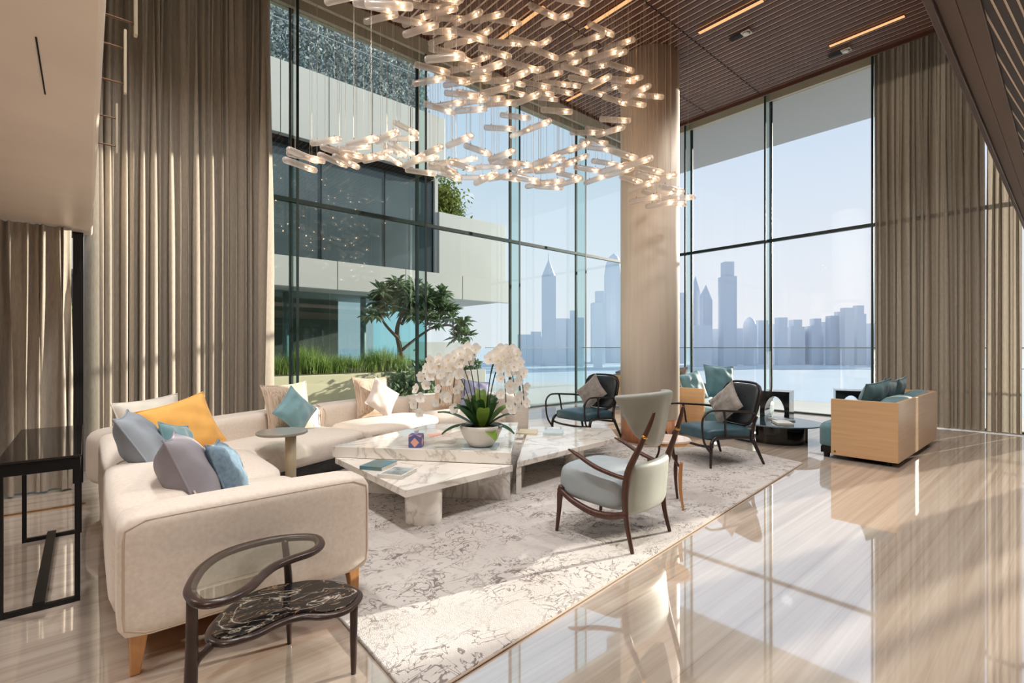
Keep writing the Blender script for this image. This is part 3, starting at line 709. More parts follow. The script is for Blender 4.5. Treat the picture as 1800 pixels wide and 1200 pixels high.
leaf_cloud('foliage', 'tree_leaf', 1600, lambda r: ((7.4 + r.uniform(-0.9, 0.9), 11.3 + r.uniform(-0.5, 0.5), 0.7 + 0.22 * r.random()), 1), 0.07, pl2, 9)['kind'] = 'stuff'
b3 = tag(leaf_cloud('shrub', 'tree_leaf', 2600, lambda r: ((5.75 + r.gauss(0, 0.34), 10.1 + r.gauss(0, 0.16), 0.22 + abs(r.gauss(0, 0.24))), 1), 0.06, None, 10), 'dark low shrub in front of the planters', 'shrub'); stuff(b3)

# frangipani-like tree in front of the glazing
tr = thing('tree', 'spreading glossy-leaved tree standing before the ground floor glazing', 'tree', (6.17, 11.5, 0))
limb([(0, 0, 0), (0.05, 0, 0.9), (-0.08, 0.05, 1.7), (0.05, 0, 2.2)], [0.09, 0.07, 0.06, 0.04], 8).build('trunk', 'bark', tr, smooth=True)
for pts in (((0, 0, 1.2), (0.5, -0.1, 1.6), (1.1, -0.1, 1.95)), ((-0.05, 0, 1.5), (-0.4, 0.1, 1.9), (-0.6, 0.1, 2.3)), ((0.03, 0, 1.9), (0.4, 0.2, 2.3), (0.8, 0.2, 2.5)), ((0.8, -0.1, 1.8), (1.4, -0.2, 1.9), (1.8, -0.2, 1.6))):
    limb(pts, [0.045, 0.035, 0.02], 6).build('branch', 'bark', tr, smooth=True)
rn = random.Random(12); vs = []; fs = []
heads = [(-0.65, 0.1, 2.45), (-0.45, 0.15, 2.2), (0.0, 0, 2.75), (-0.15, -0.1, 2.95), (0.3, 0.2, 2.5), (0.55, 0, 2.7), (0.85, 0.2, 2.8), (1.05, -0.1, 2.55), (1.2, 0, 2.3), (0.75, -0.1, 2.15), (0.35, -0.1, 2.1), (1.45, -0.2, 2.1), (1.75, -0.2, 1.85), (1.6, -0.2, 1.55), (0.05, 0.1, 2.35), (1.3, 0.1, 2.6), (-0.8, 0, 2.1), (1.95, -0.25, 1.6), (0.95, -0.2, 1.95), (0.5, 0.2, 2.35), (0.15, -0.2, 2.55), (-0.3, 0.2, 2.65), (0.2, 0.2, 2.85), (0.7, 0.1, 2.45), (1.0, 0.2, 2.35), (1.35, -0.1, 2.35), (1.15, -0.2, 2.75), (0.4, 0.0, 2.9), (-0.6, -0.1, 2.7), (0.9, 0.0, 2.65), (0.6, -0.2, 2.55), (1.5, -0.1, 2.3), (0.25, 0.1, 2.3), (1.85, -0.2, 2.0), (-0.35, 0.0, 2.35)]
for hx, hy, hz in heads:
    for i in range(40):
        a = rn.uniform(0, 6.28); el = rn.uniform(-0.7, 1.1); l = rn.uniform(0.2, 0.40); w = l * 0.17
        d = Vector((math.cos(a) * math.cos(el), math.sin(a) * math.cos(el), math.sin(el))); sdv = d.cross(Vector((0, 0, 1))).normalized()
        p0 = Vector((hx, hy, hz)) + d * 0.03; p1 = p0 + d * l * 0.55; p2 = p0 + d * l + Vector((0, 0, -0.06)); o = len(vs)
        vs += [p0, p1 + sdv * w + Vector((0, 0, .015)), p2, p1 - sdv * w + Vector((0, 0, .015))]; fs.append((o, o + 1, o + 2, o + 3))
MB().add(vs, fs).build('foliage', 'tree_leaf', tr)['kind'] = 'stuff'
b2 = tag(leaf_cloud('bush', 'bush_leaf', 5000, lambda r: ((9.75 + r.gauss(0, 0.32), YF + 1.5 + r.gauss(0, 0.3), 6.0 + abs(r.gauss(0, 0.62)) - 0.1), 1), 0.075, None, 14), 'olive green bush above the pale balcony wall', 'bush'); stuff(b2)
b4 = tag(leaf_cloud('shrub', 'bush_leaf', 1500, lambda r: ((0.05 + r.uniform(-0.35, 0.25), 9.0 + r.uniform(-0.2, 0.2), 0.0 + 1.9 * r.random()), 1), 0.07, None, 15), 'leafy green shrub glimpsed beside the black window post', 'shrub'); stuff(b4)

# sea, shore and the skyline
ANG = R(49); FW = Vector((math.cos(ANG), math.sin(ANG), 0)); RT = Vector((math.sin(ANG), -math.cos(ANG), 0))
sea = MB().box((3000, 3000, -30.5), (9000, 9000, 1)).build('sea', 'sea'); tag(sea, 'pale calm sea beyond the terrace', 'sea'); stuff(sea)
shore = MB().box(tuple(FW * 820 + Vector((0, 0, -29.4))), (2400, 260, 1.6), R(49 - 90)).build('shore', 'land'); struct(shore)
blocks = [  # px left, px right, roof row, distance, hue, kind
 (1186, 1204, 515, 900, 1, 'flat'), (1216, 1229, 485, 820, 0, 'slant'), (1233, 1249, 500, 800, 1, 'slant'), (1217, 1247, 572, 760, 1, 'flat'), (1267, 1290, 461, 780, 0, 'crown'),
 (1250, 1263, 578, 840, 2, 'flat'), (1290, 1307, 577, 850, 1, 'flat'), (1307, 1329, 557, 800, 1, 'dome'), (1330, 1347, 563, 860, 2, 'flat'), (1346, 1364, 570, 900, 2, 'flat'),
 (1365, 1381, 558, 820, 1, 'flat'), (1383, 1407, 562, 850, 1, 'step'), (1407, 1421, 574, 900, 1, 'flat'), (1421, 1441, 560, 840, 0, 'step'), (1440, 1456, 566, 880, 1, 'flat'),
 (1455, 1471, 555, 820, 0, 'flat'), (1469, 1480, 548, 860, 0, 'flat'), (1481, 1497, 541, 800, 0, 'flat'), (1501, 1517, 537, 820, 0, 'crown'), (1517, 1560, 569, 860, 1, 'flat'),
 (1560, 1640, 560, 860, 1, 'step'), (953, 976, 486, 800, 1, 'spire'), (976, 1000, 560, 900, 2, 'flat'), (996, 1016, 546, 820, 1, 'step'), (1015, 1026, 558, 760, 2, 'flat'),
 (1040, 1062, 512, 880, 2, 'step'), (1044, 1058, 532, 720, 3, 'flat'), (1062, 1096, 446, 940, 2, 'dome'), (910, 950, 588, 990, 2, 'flat'), (924, 953, 583, 860, 2, 'step'), (1096, 1186, 540, 1020, 2, 'step')]
names = {'flat': 'flat-topped', 'slant': 'slant-roofed', 'crown': 'crown-topped', 'dome': 'domed', 'step': 'stepped', 'spire': 'spired'}
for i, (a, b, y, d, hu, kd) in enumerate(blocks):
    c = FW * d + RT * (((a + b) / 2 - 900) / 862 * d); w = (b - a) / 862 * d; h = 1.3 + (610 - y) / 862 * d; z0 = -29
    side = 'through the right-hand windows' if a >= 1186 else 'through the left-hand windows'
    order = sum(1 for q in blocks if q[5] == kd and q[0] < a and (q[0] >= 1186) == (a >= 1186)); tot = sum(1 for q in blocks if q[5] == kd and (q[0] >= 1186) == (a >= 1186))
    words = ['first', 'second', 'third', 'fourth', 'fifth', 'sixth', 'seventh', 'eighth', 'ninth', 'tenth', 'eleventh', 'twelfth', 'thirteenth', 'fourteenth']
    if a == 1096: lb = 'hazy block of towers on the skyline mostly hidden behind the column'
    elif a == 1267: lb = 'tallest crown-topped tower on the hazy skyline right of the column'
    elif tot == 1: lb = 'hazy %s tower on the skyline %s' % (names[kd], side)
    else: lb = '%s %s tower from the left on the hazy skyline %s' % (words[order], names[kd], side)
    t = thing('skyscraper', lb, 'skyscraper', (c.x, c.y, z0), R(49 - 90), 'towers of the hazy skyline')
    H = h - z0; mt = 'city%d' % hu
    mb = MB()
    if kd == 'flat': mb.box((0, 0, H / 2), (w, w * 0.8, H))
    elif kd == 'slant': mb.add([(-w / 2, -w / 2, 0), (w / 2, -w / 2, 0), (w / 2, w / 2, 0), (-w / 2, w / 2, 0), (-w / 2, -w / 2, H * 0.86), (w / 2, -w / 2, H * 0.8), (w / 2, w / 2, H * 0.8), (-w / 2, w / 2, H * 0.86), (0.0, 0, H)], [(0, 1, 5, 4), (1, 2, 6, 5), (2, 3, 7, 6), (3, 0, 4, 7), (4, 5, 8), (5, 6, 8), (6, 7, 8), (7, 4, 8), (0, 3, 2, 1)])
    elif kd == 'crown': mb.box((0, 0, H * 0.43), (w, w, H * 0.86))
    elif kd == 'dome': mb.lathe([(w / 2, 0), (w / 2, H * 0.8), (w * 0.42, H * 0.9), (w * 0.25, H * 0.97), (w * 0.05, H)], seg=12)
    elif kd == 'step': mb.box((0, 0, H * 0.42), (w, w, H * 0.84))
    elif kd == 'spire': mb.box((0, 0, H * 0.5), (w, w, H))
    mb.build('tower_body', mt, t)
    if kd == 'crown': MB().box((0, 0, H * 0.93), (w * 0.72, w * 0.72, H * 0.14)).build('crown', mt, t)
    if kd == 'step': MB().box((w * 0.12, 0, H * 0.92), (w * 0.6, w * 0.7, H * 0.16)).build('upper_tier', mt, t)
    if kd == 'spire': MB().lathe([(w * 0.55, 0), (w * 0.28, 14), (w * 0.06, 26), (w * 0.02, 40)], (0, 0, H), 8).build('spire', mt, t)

# ================================================================ rug
rug = thing('rug', 'large pale wool rug with dark wandering lines under the marble tables', 'rug', (0, 0, 0))
RP = [(0.9, 1.57), (6.03, 2.0), (6.28, 2.95), (5.42, 3.6), (5.40, 5.25), (2.0, 5.3), (0.95, 4.6)]
MB().prism(RP, 0.0, 0.018).build('pile', 'rug', rug, bevel=0.006)
MB().tube([(p[0], p[1], 0.008) for p in (RP[0], RP[1], RP[2])], 0.005, 6).build('binding', 'piping', rug)
def zr(x, y): return 0.018

# ================================================================ sectional sofa
SZ, BZ = 0.42, 0.63
sofa = thing('sectional_sofa', 'large cream L-shaped sectional sofa along the tall curtain and windows', 'sofa', (0.6, 4.0, 0))
def spart(mb, name, mat, smooth=True, bevel=0.0, lab=None, parent=None):
    mb.v = [(v[0] - 0.6, v[1] - 4.0, v[2]) for v in mb.v]
    o = mb.build(name, mat, parent or sofa, smooth=smooth, bevel=bevel)
    if lab: o['label'] = lab
    return o
def seam(pts, parent=None, r=0.005):
    mb = MB().tube(smooth_path(pts, 5), r, 6); return spart(mb, 'piping', 'piping', parent=parent)
spart(sbox((0.60, 2.50, 0.40), (1.02, 0.22, 0.48), 14, 0.015, 14), 'arm', 'sofa')
ring = []
for k in range(44):
    t = 2 * math.pi * k / 44; c_, s_ = math.cos(t), math.sin(t); n_ = (abs(c_) ** 14 + abs(s_) ** 14) ** (1 / 14)
    ring.append((0.60 + 0.492 * c_ / n_, 2.398, 0.40 + 0.222 * s_ / n_))
spart(MB().tube(ring, 0.005, 6, closed=True), 'piping', 'piping')
for i, (a, b) in enumerate(((2.58, 3.72), (3.72, 5.05))):
    bk = spart(sbox((0.225, (a + b) / 2, 0.395), (0.31, b - a, 0.47), 8, 0.02, 12), 'backrest', 'sofa')
    seam([(0.13, a + 0.02, 0.20), (0.12, a + 0.02, 0.55), (0.20, a + 0.03, 0.625), (0.36, a + 0.03, 0.60), (0.41, a + 0.03, 0.45)], bk)
    seam([(0.385, a + 0.05, 0.615), (0.39, (a + b) / 2, 0.635), (0.385, b - 0.05, 0.615)], bk)
    st = spart(sbox((0.74, (a + b) / 2, 0.305), (0.72, b - a - 0.01, 0.22), 7, 0.035, 12), 'seat_cushion', 'sofa')
spart(sbox((0.36, 5.28, 0.385), (0.62, 0.62, 0.46), 6, 0.02, 12, R(20)), 'corner_backrest', 'sofa')
Q = [(0.55, 5.28), (2.02, 5.93), (3.42, 6.27), (4.72, 5.80)]
for i in range(3):
    p, q = Vector(Q[i] + (0,)), Vector(Q[i + 1] + (0,)); d = (q - p).normalized(); nr = Vector((d.y, -d.x, 0)); rz = math.atan2(d.y, d.x); L_ = (q - p).length; mid = (p + q) / 2
    c = mid + nr * 0.02; bk = spart(sbox((c.x, c.y, 0.385), (L_ - 0.005, 0.34, 0.46), 11, 0.02, 12, rz), 'backrest', 'sofa')
    for s in (0.03, 0.97):
        e_ = p + d * L_ * s
        a_ = e_ + nr * 0.19; b_ = e_ + nr * 0.02
        seam([(a_.x, a_.y, 0.40), (a_.x, a_.y, 0.56), (b_.x, b_.y, 0.617)], bk)
    c = mid + nr * 0.55; w0 = L_ - (0.16 if i < 2 else 0.30)
    st = spart(sbox((c.x, c.y, 0.295), (w0, 0.78, 0.23), 7, 0.045, 14, rz, front=0.03), 'seat_cushion', 'sofa')
    e0 = mid + nr * 0.935 - d * w0 * 0.46; e1 = mid + nr * 0.955; e2 = mid + nr * 0.935 + d * w0 * 0.46
    seam([(e0.x, e0.y, 0.335), (e1.x, e1.y, 0.345), (e2.x, e2.y, 0.335)], st)
    c = mid + nr * 0.45; spart(MB().box((c.x, c.y, 0.10), (L_ - 0.3, 0.72, 0.16), rz), 'plinth', 'black_gloss', False, 0.01, 'dark recessed plinth')
e_ = Vector(Q[3] + (0,)); d = (Vector(Q[3] + (0,)) - Vector(Q[2] + (0,))).normalized(); nr = Vector((d.y, -d.x, 0)); c = e_ + nr * 0.42 + d * 0.06
spart(sbox((c.x, c.y, 0.38), (0.22, 0.98, 0.46), 10, 0.015, 12, math.atan2(d.y, d.x)), 'arm', 'sofa')
spart(MB().box((0.60, 3.75, 0.15), (0.90, 2.5, 0.05)), 'frame_rail', 'oak', False, 0.008, 'golden oak rail under the seat')
for lx, ly, sx in ((0.16, 2.46, -1), (1.04, 2.46, 1), (1.02, 4.6, 1), (0.16, 4.9, -1)):
    t_ = 0.03
    mb = MB().add([(lx - t_, ly - t_, 0.17), (lx + t_, ly - t_, 0.17), (lx + t_, ly + t_ * 1.4, 0.17), (lx - t_, ly + t_ * 1.4, 0.17), (lx - t_ * 0.55 + 0.012 * sx, ly - t_ * 0.6, 0.0), (lx + t_ * 0.55 + 0.012 * sx, ly - t_ * 0.6, 0.0), (lx + t_ * 0.55 + 0.012 * sx, ly + t_ * 0.6, 0.0), (lx - t_ * 0.55 + 0.012 * sx, ly + t_ * 0.6, 0.0)],
                  [(0, 1, 2, 3), (7, 6, 5, 4), (0, 4, 5, 1), (1, 5, 6, 2), (2, 6, 7, 3), (3, 7, 4, 0)])
    spart(mb, 'leg', 'oak', False, 0.006, 'golden oak leg')

# ================================================================ cushions
def pillow(label, c, w, h, t, yaw, lean, roll, mat, group, seed, pipe=None, crease=1.0):
    mb, rim = cushion_mb(w, h, t, 14, seed, crease=crease)
    t_ = thing('cushion', label, 'cushion', c, 0, group)
    t_.rotation_euler = (Matrix.Rotation(yaw, 3, 'Z') @ Matrix.Rotation(lean, 3, 'X') @ Matrix.Rotation(roll, 3, 'Y')).to_euler()
    mb.build('cover', mat, t_, smooth=True, subd=1)
    MB().tube(rim, 0.006, 6, closed=True).build('piping', pipe or mat, t_, smooth=True)
    return t_
GL, GB = 'cushions on the left arm of the sectional sofa', 'cushions along the back of the sectional sofa'
# (yaw turns the face: 0 faces -Y; 90 faces +X)
pillow('lavender-grey cushion nearest the front arm of the cream sofa', (0.40, 2.95, 0.635), 0.48, 0.48, 0.24, R(80), R(-22), R(4), 'lavender', GL, 1)
pillow('faded denim-blue cushion leaning against the lavender-grey one', (0.575, 3.02, 0.60), 0.40, 0.40, 0.17, R(74), R(-20), R(6), 'denim', GL, 2)
pillow('blue-grey cushion on the left back, behind the lavender one', (0.27, 3.72, 0.70), 0.50, 0.46, 0.20, R(80), R(-30), R(0), 'bluegrey', GL, 3)
pillow('small teal cushion peeping out between the grey cushions and the orange one', (0.45, 3.78, 0.655), 0.32, 0.32, 0.13, R(58), R(-18), R(14), 'teal_light', GL, 4)
pillow('large plain orange cushion in the corner of the cream sofa', (0.57, 4.55, 0.68), 0.52, 0.44, 0.17, R(20), R(-22), R(-13), 'orange', GL, 5)
pillow('white linen cushion behind the orange cushion', (0.40, 4.95, 0.70), 0.46, 0.38, 0.16, R(12), R(-18), R(-6), 'white_cloth', GL, 6)
pillow('striped tan cushion behind the aqua velvet cushion', (1.62, 5.47, 0.665), 0.56, 0.52, 0.16, R(22), R(-14), R(-1), 'stripe', GB, 7, crease=0.5)
pillow('aqua velvet cushion standing on its corner', (1.63, 5.27, 0.645), 0.38, 0.38, 0.15, R(22), R(-18), R(47), 'teal_light', GB, 8)
pillow('striped tan cushion behind the blush silk cushion', (2.76, 5.89, 0.665), 0.54, 0.52, 0.15, R(14), R(-14), R(2), 'stripe', GB, 9, crease=0.5)
pillow('blush silk cushion standing on its corner', (2.80, 5.69, 0.66), 0.40, 0.40, 0.15, R(14), R(-18), R(38), 'pink_silk', GB, 10)
pillow('striped tan cushion half hidden by the orchid', (3.98, 5.88, 0.655), 0.54, 0.52, 0.15, R(-20), R(-14), R(4), 'stripe', GB, 11, crease=0.5)
pillow('periwinkle velvet cushion behind the orchid leaves', (4.22, 5.66, 0.62), 0.42, 0.42, 0.15, R(-20), R(-18), R(10), 'periwinkle', GB, 12)

# ================================================================ marble tables
ta = thing('coffee_table', 'left white marble coffee table of two overlapping slabs with the orchid on it', 'coffee table', (2.2, 3.8, 0))
def tpart(mb, name, root, o, mat='marble', bevel=0.004, smooth=False):
    mb.v = [(v[0] - o[0], v[1] - o[1], v[2]) for v in mb.v]; return mb.build(name, mat, root, bevel=bevel, smooth=smooth)
OA = (2.2, 3.8)
tpart(MB().prism([(1.64, 2.99), (2.66, 3.05), (1.66, 4.29)], 0.275, 0.328), 'lower_slab', ta, OA)
tpart(MB().prism([(1.64, 4.31), (2.655, 3.065), (3.80, 4.26), (2.95, 4.82)], 0.330, 0.427), 'upper_slab', ta, OA)
tpart(MB().lathe([(0.138, 0.018), (0.138, 0.275)], (1.90, 3.19, 0), 40), 'leg', ta, OA, smooth=True, bevel=0.002)
tpart(MB().prism([(1.78, 4.20), (2.62, 3.16), (2.70, 3.13), (2.78, 3.22), (1.90, 4.31)], 0.018, 0.330), 'panel_leg', ta, OA)
tb = thing('coffee_table', 'right white marble coffee table with two pale books, beside the wing chair', 'coffee table', (3.9, 3.8, 0))
OB = (3.9, 3.8)
tpart(MB().prism([(2.83, 3.19), (4.45, 3.33), (4.90, 3.78), (4.22, 4.52)], 0.252, 0.302), 'top_slab', tb, OB)
tpart(MB().prism([(2.83, 3.20), (2.89, 3.20), (4.12, 4.42), (4.08, 4.46)], 0.018, 0.252), 'panel_leg', tb, OB)
tpart(MB().lathe([(0.11, 0.018), (0.11, 0.252)], (3.98, 3.56, 0), 36), 'leg', tb, OB, smooth=True, bevel=0.002)

def book(label, c, w, d, h, rz, cover, group, name='book', border=None):
    t_ = thing(name, label, 'book', c, rz, group)
    MB().box((0.004, 0, h / 2), (w - 0.012, d - 0.012, h - 0.008)).build('pages', 'page', t_)
    MB().box((0, 0, h - 0.002), (w, d, 0.004)).build('cover', cover if border is None else 'cover_white', t_, bevel=0.001, bseg=1)
    if border: MB().box((0, 0, h + 0.0006), (w * 0.84, d * 0.84, 0.0012)).build('cover_picture', cover, t_)
    MB().box((0, 0, 0.002), (w, d, 0.004)).build('back_cover', 'cover_white', t_)
    MB().box((-w / 2, 0, h / 2), (0.004, d, h)).build('spine', 'cover_white' if border else cover, t_)
    return t_
book('teal picture book on the lower marble slab, nearer the sofa', (1.80, 3.72, 0.329), 0.24, 0.20, 0.028, R(32), 'cover_teal', 'books on the marble tables')
book('white-bordered picture book on the lower marble slab, at its outer edge', (1.80, 3.40, 0.329), 0.25, 0.20, 0.026, R(34), 'cover_grey', 'books on the marble tables', border=True)
book('closed dark-edged book on the upper marble slab behind the orchid bowl', (2.98, 4.42, 0.428), 0.26, 0.20, 0.022, R(20), 'cover_white', 'books on the marble tables')
book('straw-coloured thin book on the right marble table', (3.92, 4.22, 0.303), 0.30, 0.22, 0.014, R(44), 'cover_yellow', 'books on the marble tables')
book('pale blue book on the right marble table', (4.10, 3.98, 0.303), 0.28, 0.22, 0.024, R(40), 'cover_sky', 'books on the marble tables')
bf = thing('brochure', 'salmon pink triangular brochure behind the tissue box', 'brochure', (2.62, 4.15, 0.428), R(10))
MB().prism([(-0.12, -0.03), (0.16, 0.0), (-0.02, 0.10)], 0, 0.004).build('cover', 'salmon', bf)
tbx = thing('tissue_box', 'cube tissue box printed with pink and navy diamonds', 'tissue box', (2.19, 3.80, 0.428), R(46 - 90))
MB().box((0, 0, 0.055), (0.11, 0.11, 0.11)).build('box', 'navy', tbx, bevel=0.002)
for rot in range(4):
    m3 = Matrix.Rotation(R(90 * rot), 3, 'Z')
    for (du, dv) in ((0, -0.018),):
        pts = [(-0.038, 0), (0, -0.042), (0.038, 0), (0, 0.042)]
        v = [m3 @ Vector((a, -0.0556, 0.055 + b + dv * 0.5)) for a, b in pts]; MB().add(v, [(0, 1, 2, 3)]).build('diamond', 'salmon', tbx)
    for sx in (-1, 1):
        v = [m3 @ Vector((a, -0.0556, z)) for a, z in ((sx * 0.054, 0.09), (sx * 0.054, 0.109), (sx * 0.012, 0.109))]; MB().add(v, [(0, 1, 2)]).build('triangle', 'salmon', tbx)
rn = random.Random(5); vs = []; fs = []
for k in range(12):
    a = 2 * math.pi * k / 12; vs += [(0.012 * math.cos(a), 0.008 * math.sin(a), 0.11), (0.034 * math.cos(a) * rn.uniform(.6, 1.2), 0.022 * math.sin(a) * rn.uniform(.6, 1.3), 0.15 + rn.uniform(-.012, .02))]
for k in range(12): j = (k + 1) % 12; fs.append((2 * k, 2 * j, 2 * j + 1, 2 * k + 1))
MB().add(vs, fs).build('tissue', 'tissue', tbx, smooth=True)

# ================================================================ orchid
mat_ = thing('table_mat', 'thin grey-green glass mat under the orchid bowl', 'mat', (2.63, 3.44, 0.428), R(45))
MB().box((0, 0, 0.003), (0.30, 0.30, 0.006)).build('plate', 'cover_sky', mat_, bevel=0.002)
oc = thing('potted_orchid', 'white orchid with arching sprays in a wide white bowl', 'plant', (2.63, 3.44, 0.434), R(-41))
bowl = MB().lathe([(0.085, 0.0), (0.105, 0.006), (0.15, 0.07), (0.185, 0.15), (0.192, 0.185), (0.182, 0.187), (0.174, 0.15), (0.10, 0.12)], seg=48).build('bowl', 'ceramic', oc, smooth=True)
MB().lathe([(0.172, 0.150), (0.150, 0.165), (0.02, 0.18)], seg=24).build('moss', 'moss', oc, smooth=True)
rn = random.Random(21)
lvs = [(-95, .30, .30, 0), (175, .34, .14, 0), (200, .30, .06, 0), (150, .27, .20, 0), (120, .24, .30, 0), (60, .26, .30, 0), (30, .28, .20, 1), (5, .25, .12, 0), (-20, .26, .06, 0), (-60, .22, .02, 1), (95, .20, .36, 1), (-130, .24, .24, 0), (-40, .24, .26, 0), (225, .25, .22, 0), (15, .22, .30, 0), (165, .22, .28, 0), (-80, .20, .22, 1)]
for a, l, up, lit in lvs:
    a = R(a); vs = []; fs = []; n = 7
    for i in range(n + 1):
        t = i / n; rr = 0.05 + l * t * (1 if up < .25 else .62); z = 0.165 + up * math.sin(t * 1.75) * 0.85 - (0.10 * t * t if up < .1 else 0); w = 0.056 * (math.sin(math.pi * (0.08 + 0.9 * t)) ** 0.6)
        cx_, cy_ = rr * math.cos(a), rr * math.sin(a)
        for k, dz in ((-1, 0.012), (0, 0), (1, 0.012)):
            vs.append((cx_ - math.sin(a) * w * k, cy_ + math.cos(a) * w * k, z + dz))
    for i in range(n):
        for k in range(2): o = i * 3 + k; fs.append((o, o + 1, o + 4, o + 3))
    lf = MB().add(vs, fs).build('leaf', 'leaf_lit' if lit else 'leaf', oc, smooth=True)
    if lit: lf['label'] = 'leaf painted in lit green'
fm = MB()
for k in range(5):
    a = 2 * math.pi * k / 5 + 0.3; wd = 0.030 if k in (1, 3) else 0.021; ln = 0.046
    vs = []; fs = []
    for i in range(5):
        t = i / 4; w = wd * (math.sin(math.pi * (0.06 + 0.88 * t)) ** 0.7); r_ = 0.004 + ln * t
        for s in (-1, 1): vs.append((r_ * math.cos(a) - s * w * math.sin(a), r_ * math.sin(a) + s * w * math.cos(a), 0.004 + 0.010 * t * t + (0.002 if k % 2 else 0)))
    for i in range(4): fs.append((2 * i, 2 * i + 1, 2 * i + 3, 2 * i + 2))
    fm.add(vs, fs, 0)
fm.add([(0.008 * math.cos(a), 0.008 * math.sin(a) - 0.004, 0.008) for a in (0, 1.57, 3.14, 4.71)] + [(0, -0.008, 0.02)], [(0, 1, 4), (1, 2, 4), (2, 3, 4), (3, 0, 4)], 1)
flower0 = None; nf = 0
# local x = towards the right of the picture, local y = away
sprays = [((-0.06, 0.0), (-0.56, -0.03), 0.74, 0.30, 15), ((-0.05, 0.03), (-0.38, 0.10), 0.76, 0.36, 14), ((-0.03, -0.03), (-0.24, -0.10), 0.82, 0.34, 13), ((0.0, 0.03), (-0.16, 0.10), 0.86, 0.42, 11),
          ((0.03, 0.02), (0.30, -0.04), 0.86, 0.34, 14), ((0.05, -0.02), (0.38, 0.06), 0.84, 0.36, 15), ((0.04, 0.04), (0.22, -0.12), 0.80, 0.38, 13), ((0.05, 0.05), (0.36, 0.16), 0.80, 0.32, 10)]
for si, (b, tip, apex, zend, cnt) in enumerate(sprays):
    b0 = Vector((b[0], b[1], 0.15)); p3 = Vector((tip[0], tip[1], zend)); ap = apex
    p1 = Vector((b[0] + 0.18 * (tip[0] - b[0]), b[1] + 0.2 * (tip[1] - b[1]), ap + 0.16)); p2 = Vector((b[0] + 0.92 * (tip[0] - b[0]), b[1] + .9 * (tip[1] - b[1]), ap + 0.17))
    bz = lambda t: b0 * (1 - t) ** 3 + p1 * 3 * t * (1 - t) ** 2 + p2 * 3 * t * t * (1 - t) + p3 * t ** 3
    MB().tube([bz(i / 22) for i in range(23)], 0.0045, 6).build('flower_stem', 'stem', oc, smooth=True)
    for i in range(cnt):
        t = 0.42 + 0.58 * i / (cnt - 1); c = bz(t); sd_ = 1 if i % 2 else -1; tg = (bz(min(t + .02, 1)) - bz(t - .02)).normalized()
        side = tg.cross(Vector((0, -1, 0.2))).normalized()
        pos = c + side * sd_ * 0.028 + Vector((rn.uniform(-.012, .012), -0.018, rn.uniform(-.012, .008)))
        dr = Vector((rn.uniform(-.5, .5) + sd_ * side.x * .5 + (0.3 if tip[0] > 0 else -0.3), -1, rn.uniform(-.3, .35)))
        if flower0 is None:
            fl = fm.build('flower', ['petal', 'pollen'], oc, smooth=False); flower0 = fl
        else:
            fl = flower0.copy(); COL.objects.link(fl)
        fl.location = pos; q = dr.to_track_quat('Z', 'Y').to_euler(); fl.rotation_euler = (q.x, q.y, q.z); s = rn.uniform(0.95, 1.25) * (1 - 0.25 * (t - .42)); fl.scale = (s, s, s); nf += 1

# ================================================================ kidney side table in the foreground
UP = [(0.253, 2.029), (0.277, 2.121), (0.323, 2.225), (0.395, 2.310), (0.48, 2.352), (0.576, 2.362), (0.666, 2.345), (0.745, 2.300), (0.795, 2.238), (0.79, 2.154), (0.757, 2.095), (0.704, 2.062), (0.637, 2.051), (0.569, 2.031), (0.515, 1.984), (0.466, 1.923), (0.42, 1.884), (0.375, 1.863), (0.326, 1.863), (0.283, 1.886), (0.258, 1.936)]
LO = [(0.32, 2.046), (0.336, 2.096), (0.371, 2.151), (0.436, 2.223), (0.505, 2.268), (0.586, 2.283), (0.667, 2.261), (0.76, 2.221), (0.829, 2.151), (0.869, 2.066), (0.882, 1.977), (0.848, 1.916), (0.796, 1.877), (0.74, 1.869), (0.678, 1.892), (0.631, 1.933), (0.587, 1.948), (0.533, 1.944), (0.472, 1.926), (0.419, 1.926), (0.369, 1.937), (0.335, 1.967), (0.319, 2.007)]
KO = (0.57, 2.07)
kt = thing('side_table', 'two-tier kidney side table, glass above black marble, in front of the sofa arm', 'side table', KO + (0,))
def inset(poly, e):
    n = len(poly); out = []
    ar = sum(poly[i][0] * poly[(i + 1) % n][1] - poly[(i + 1) % n][0] * poly[i][1] for i in range(n))
    for i in range(n):
        d = Vector((poly[(i + 1) % n][0] - poly[i - 1][0], poly[(i + 1) % n][1] - poly[i - 1][1])).normalized()
        nr = Vector((-d.y, d.x)) * (1 if ar > 0 else -1); out.append((poly[i][0] + nr.x * e, poly[i][1] + nr.y * e))
    return out
def loc2(poly): return [(p[0] - KO[0], p[1] - KO[1]) for p in poly]
for nm, poly, z, topm, r_ in (('upper', UP, 0.447, 'thin_glass', 0.021), ('lower', LO, 0.262, 'black_marble', 0.018)):
    sm = [(p.x, p.y) for p in smooth_path([(a, b, 0) for a, b in inset(loc2(poly), r_)], 4, True)]
    MB().tube([(a, b, z) for a, b in sm], r_, 12, closed=True, flat=0.7).build(nm + '_rim', 'bean_wood', kt, smooth=True)
    MB().prism(inset(sm, 0.004), z - 0.002, z + (0.014 if nm == 'upper' else 0.016)).build('glass_top' if nm == 'upper' else 'marble_top', topm, kt)
def kleg(pts, rads, name='leg'): limb([(p[0] - KO[0], p[1] - KO[1], p[2]) for p in pts], rads, 10).build(name, 'bean_wood', kt, smooth=True)
kleg([(0.262, 1.965, 0.0), (0.268, 1.968, 0.16), (0.272, 1.97, 0.30), (0.272, 1.97, 0.447)], [0.012, 0.021, 0.019, 0.017])
kleg([(0.272, 1.97, 0.20), (0.29, 1.975, 0.235), (0.335, 1.985, 0.258)], [0.014, 0.015, 0.014], 'bracket')
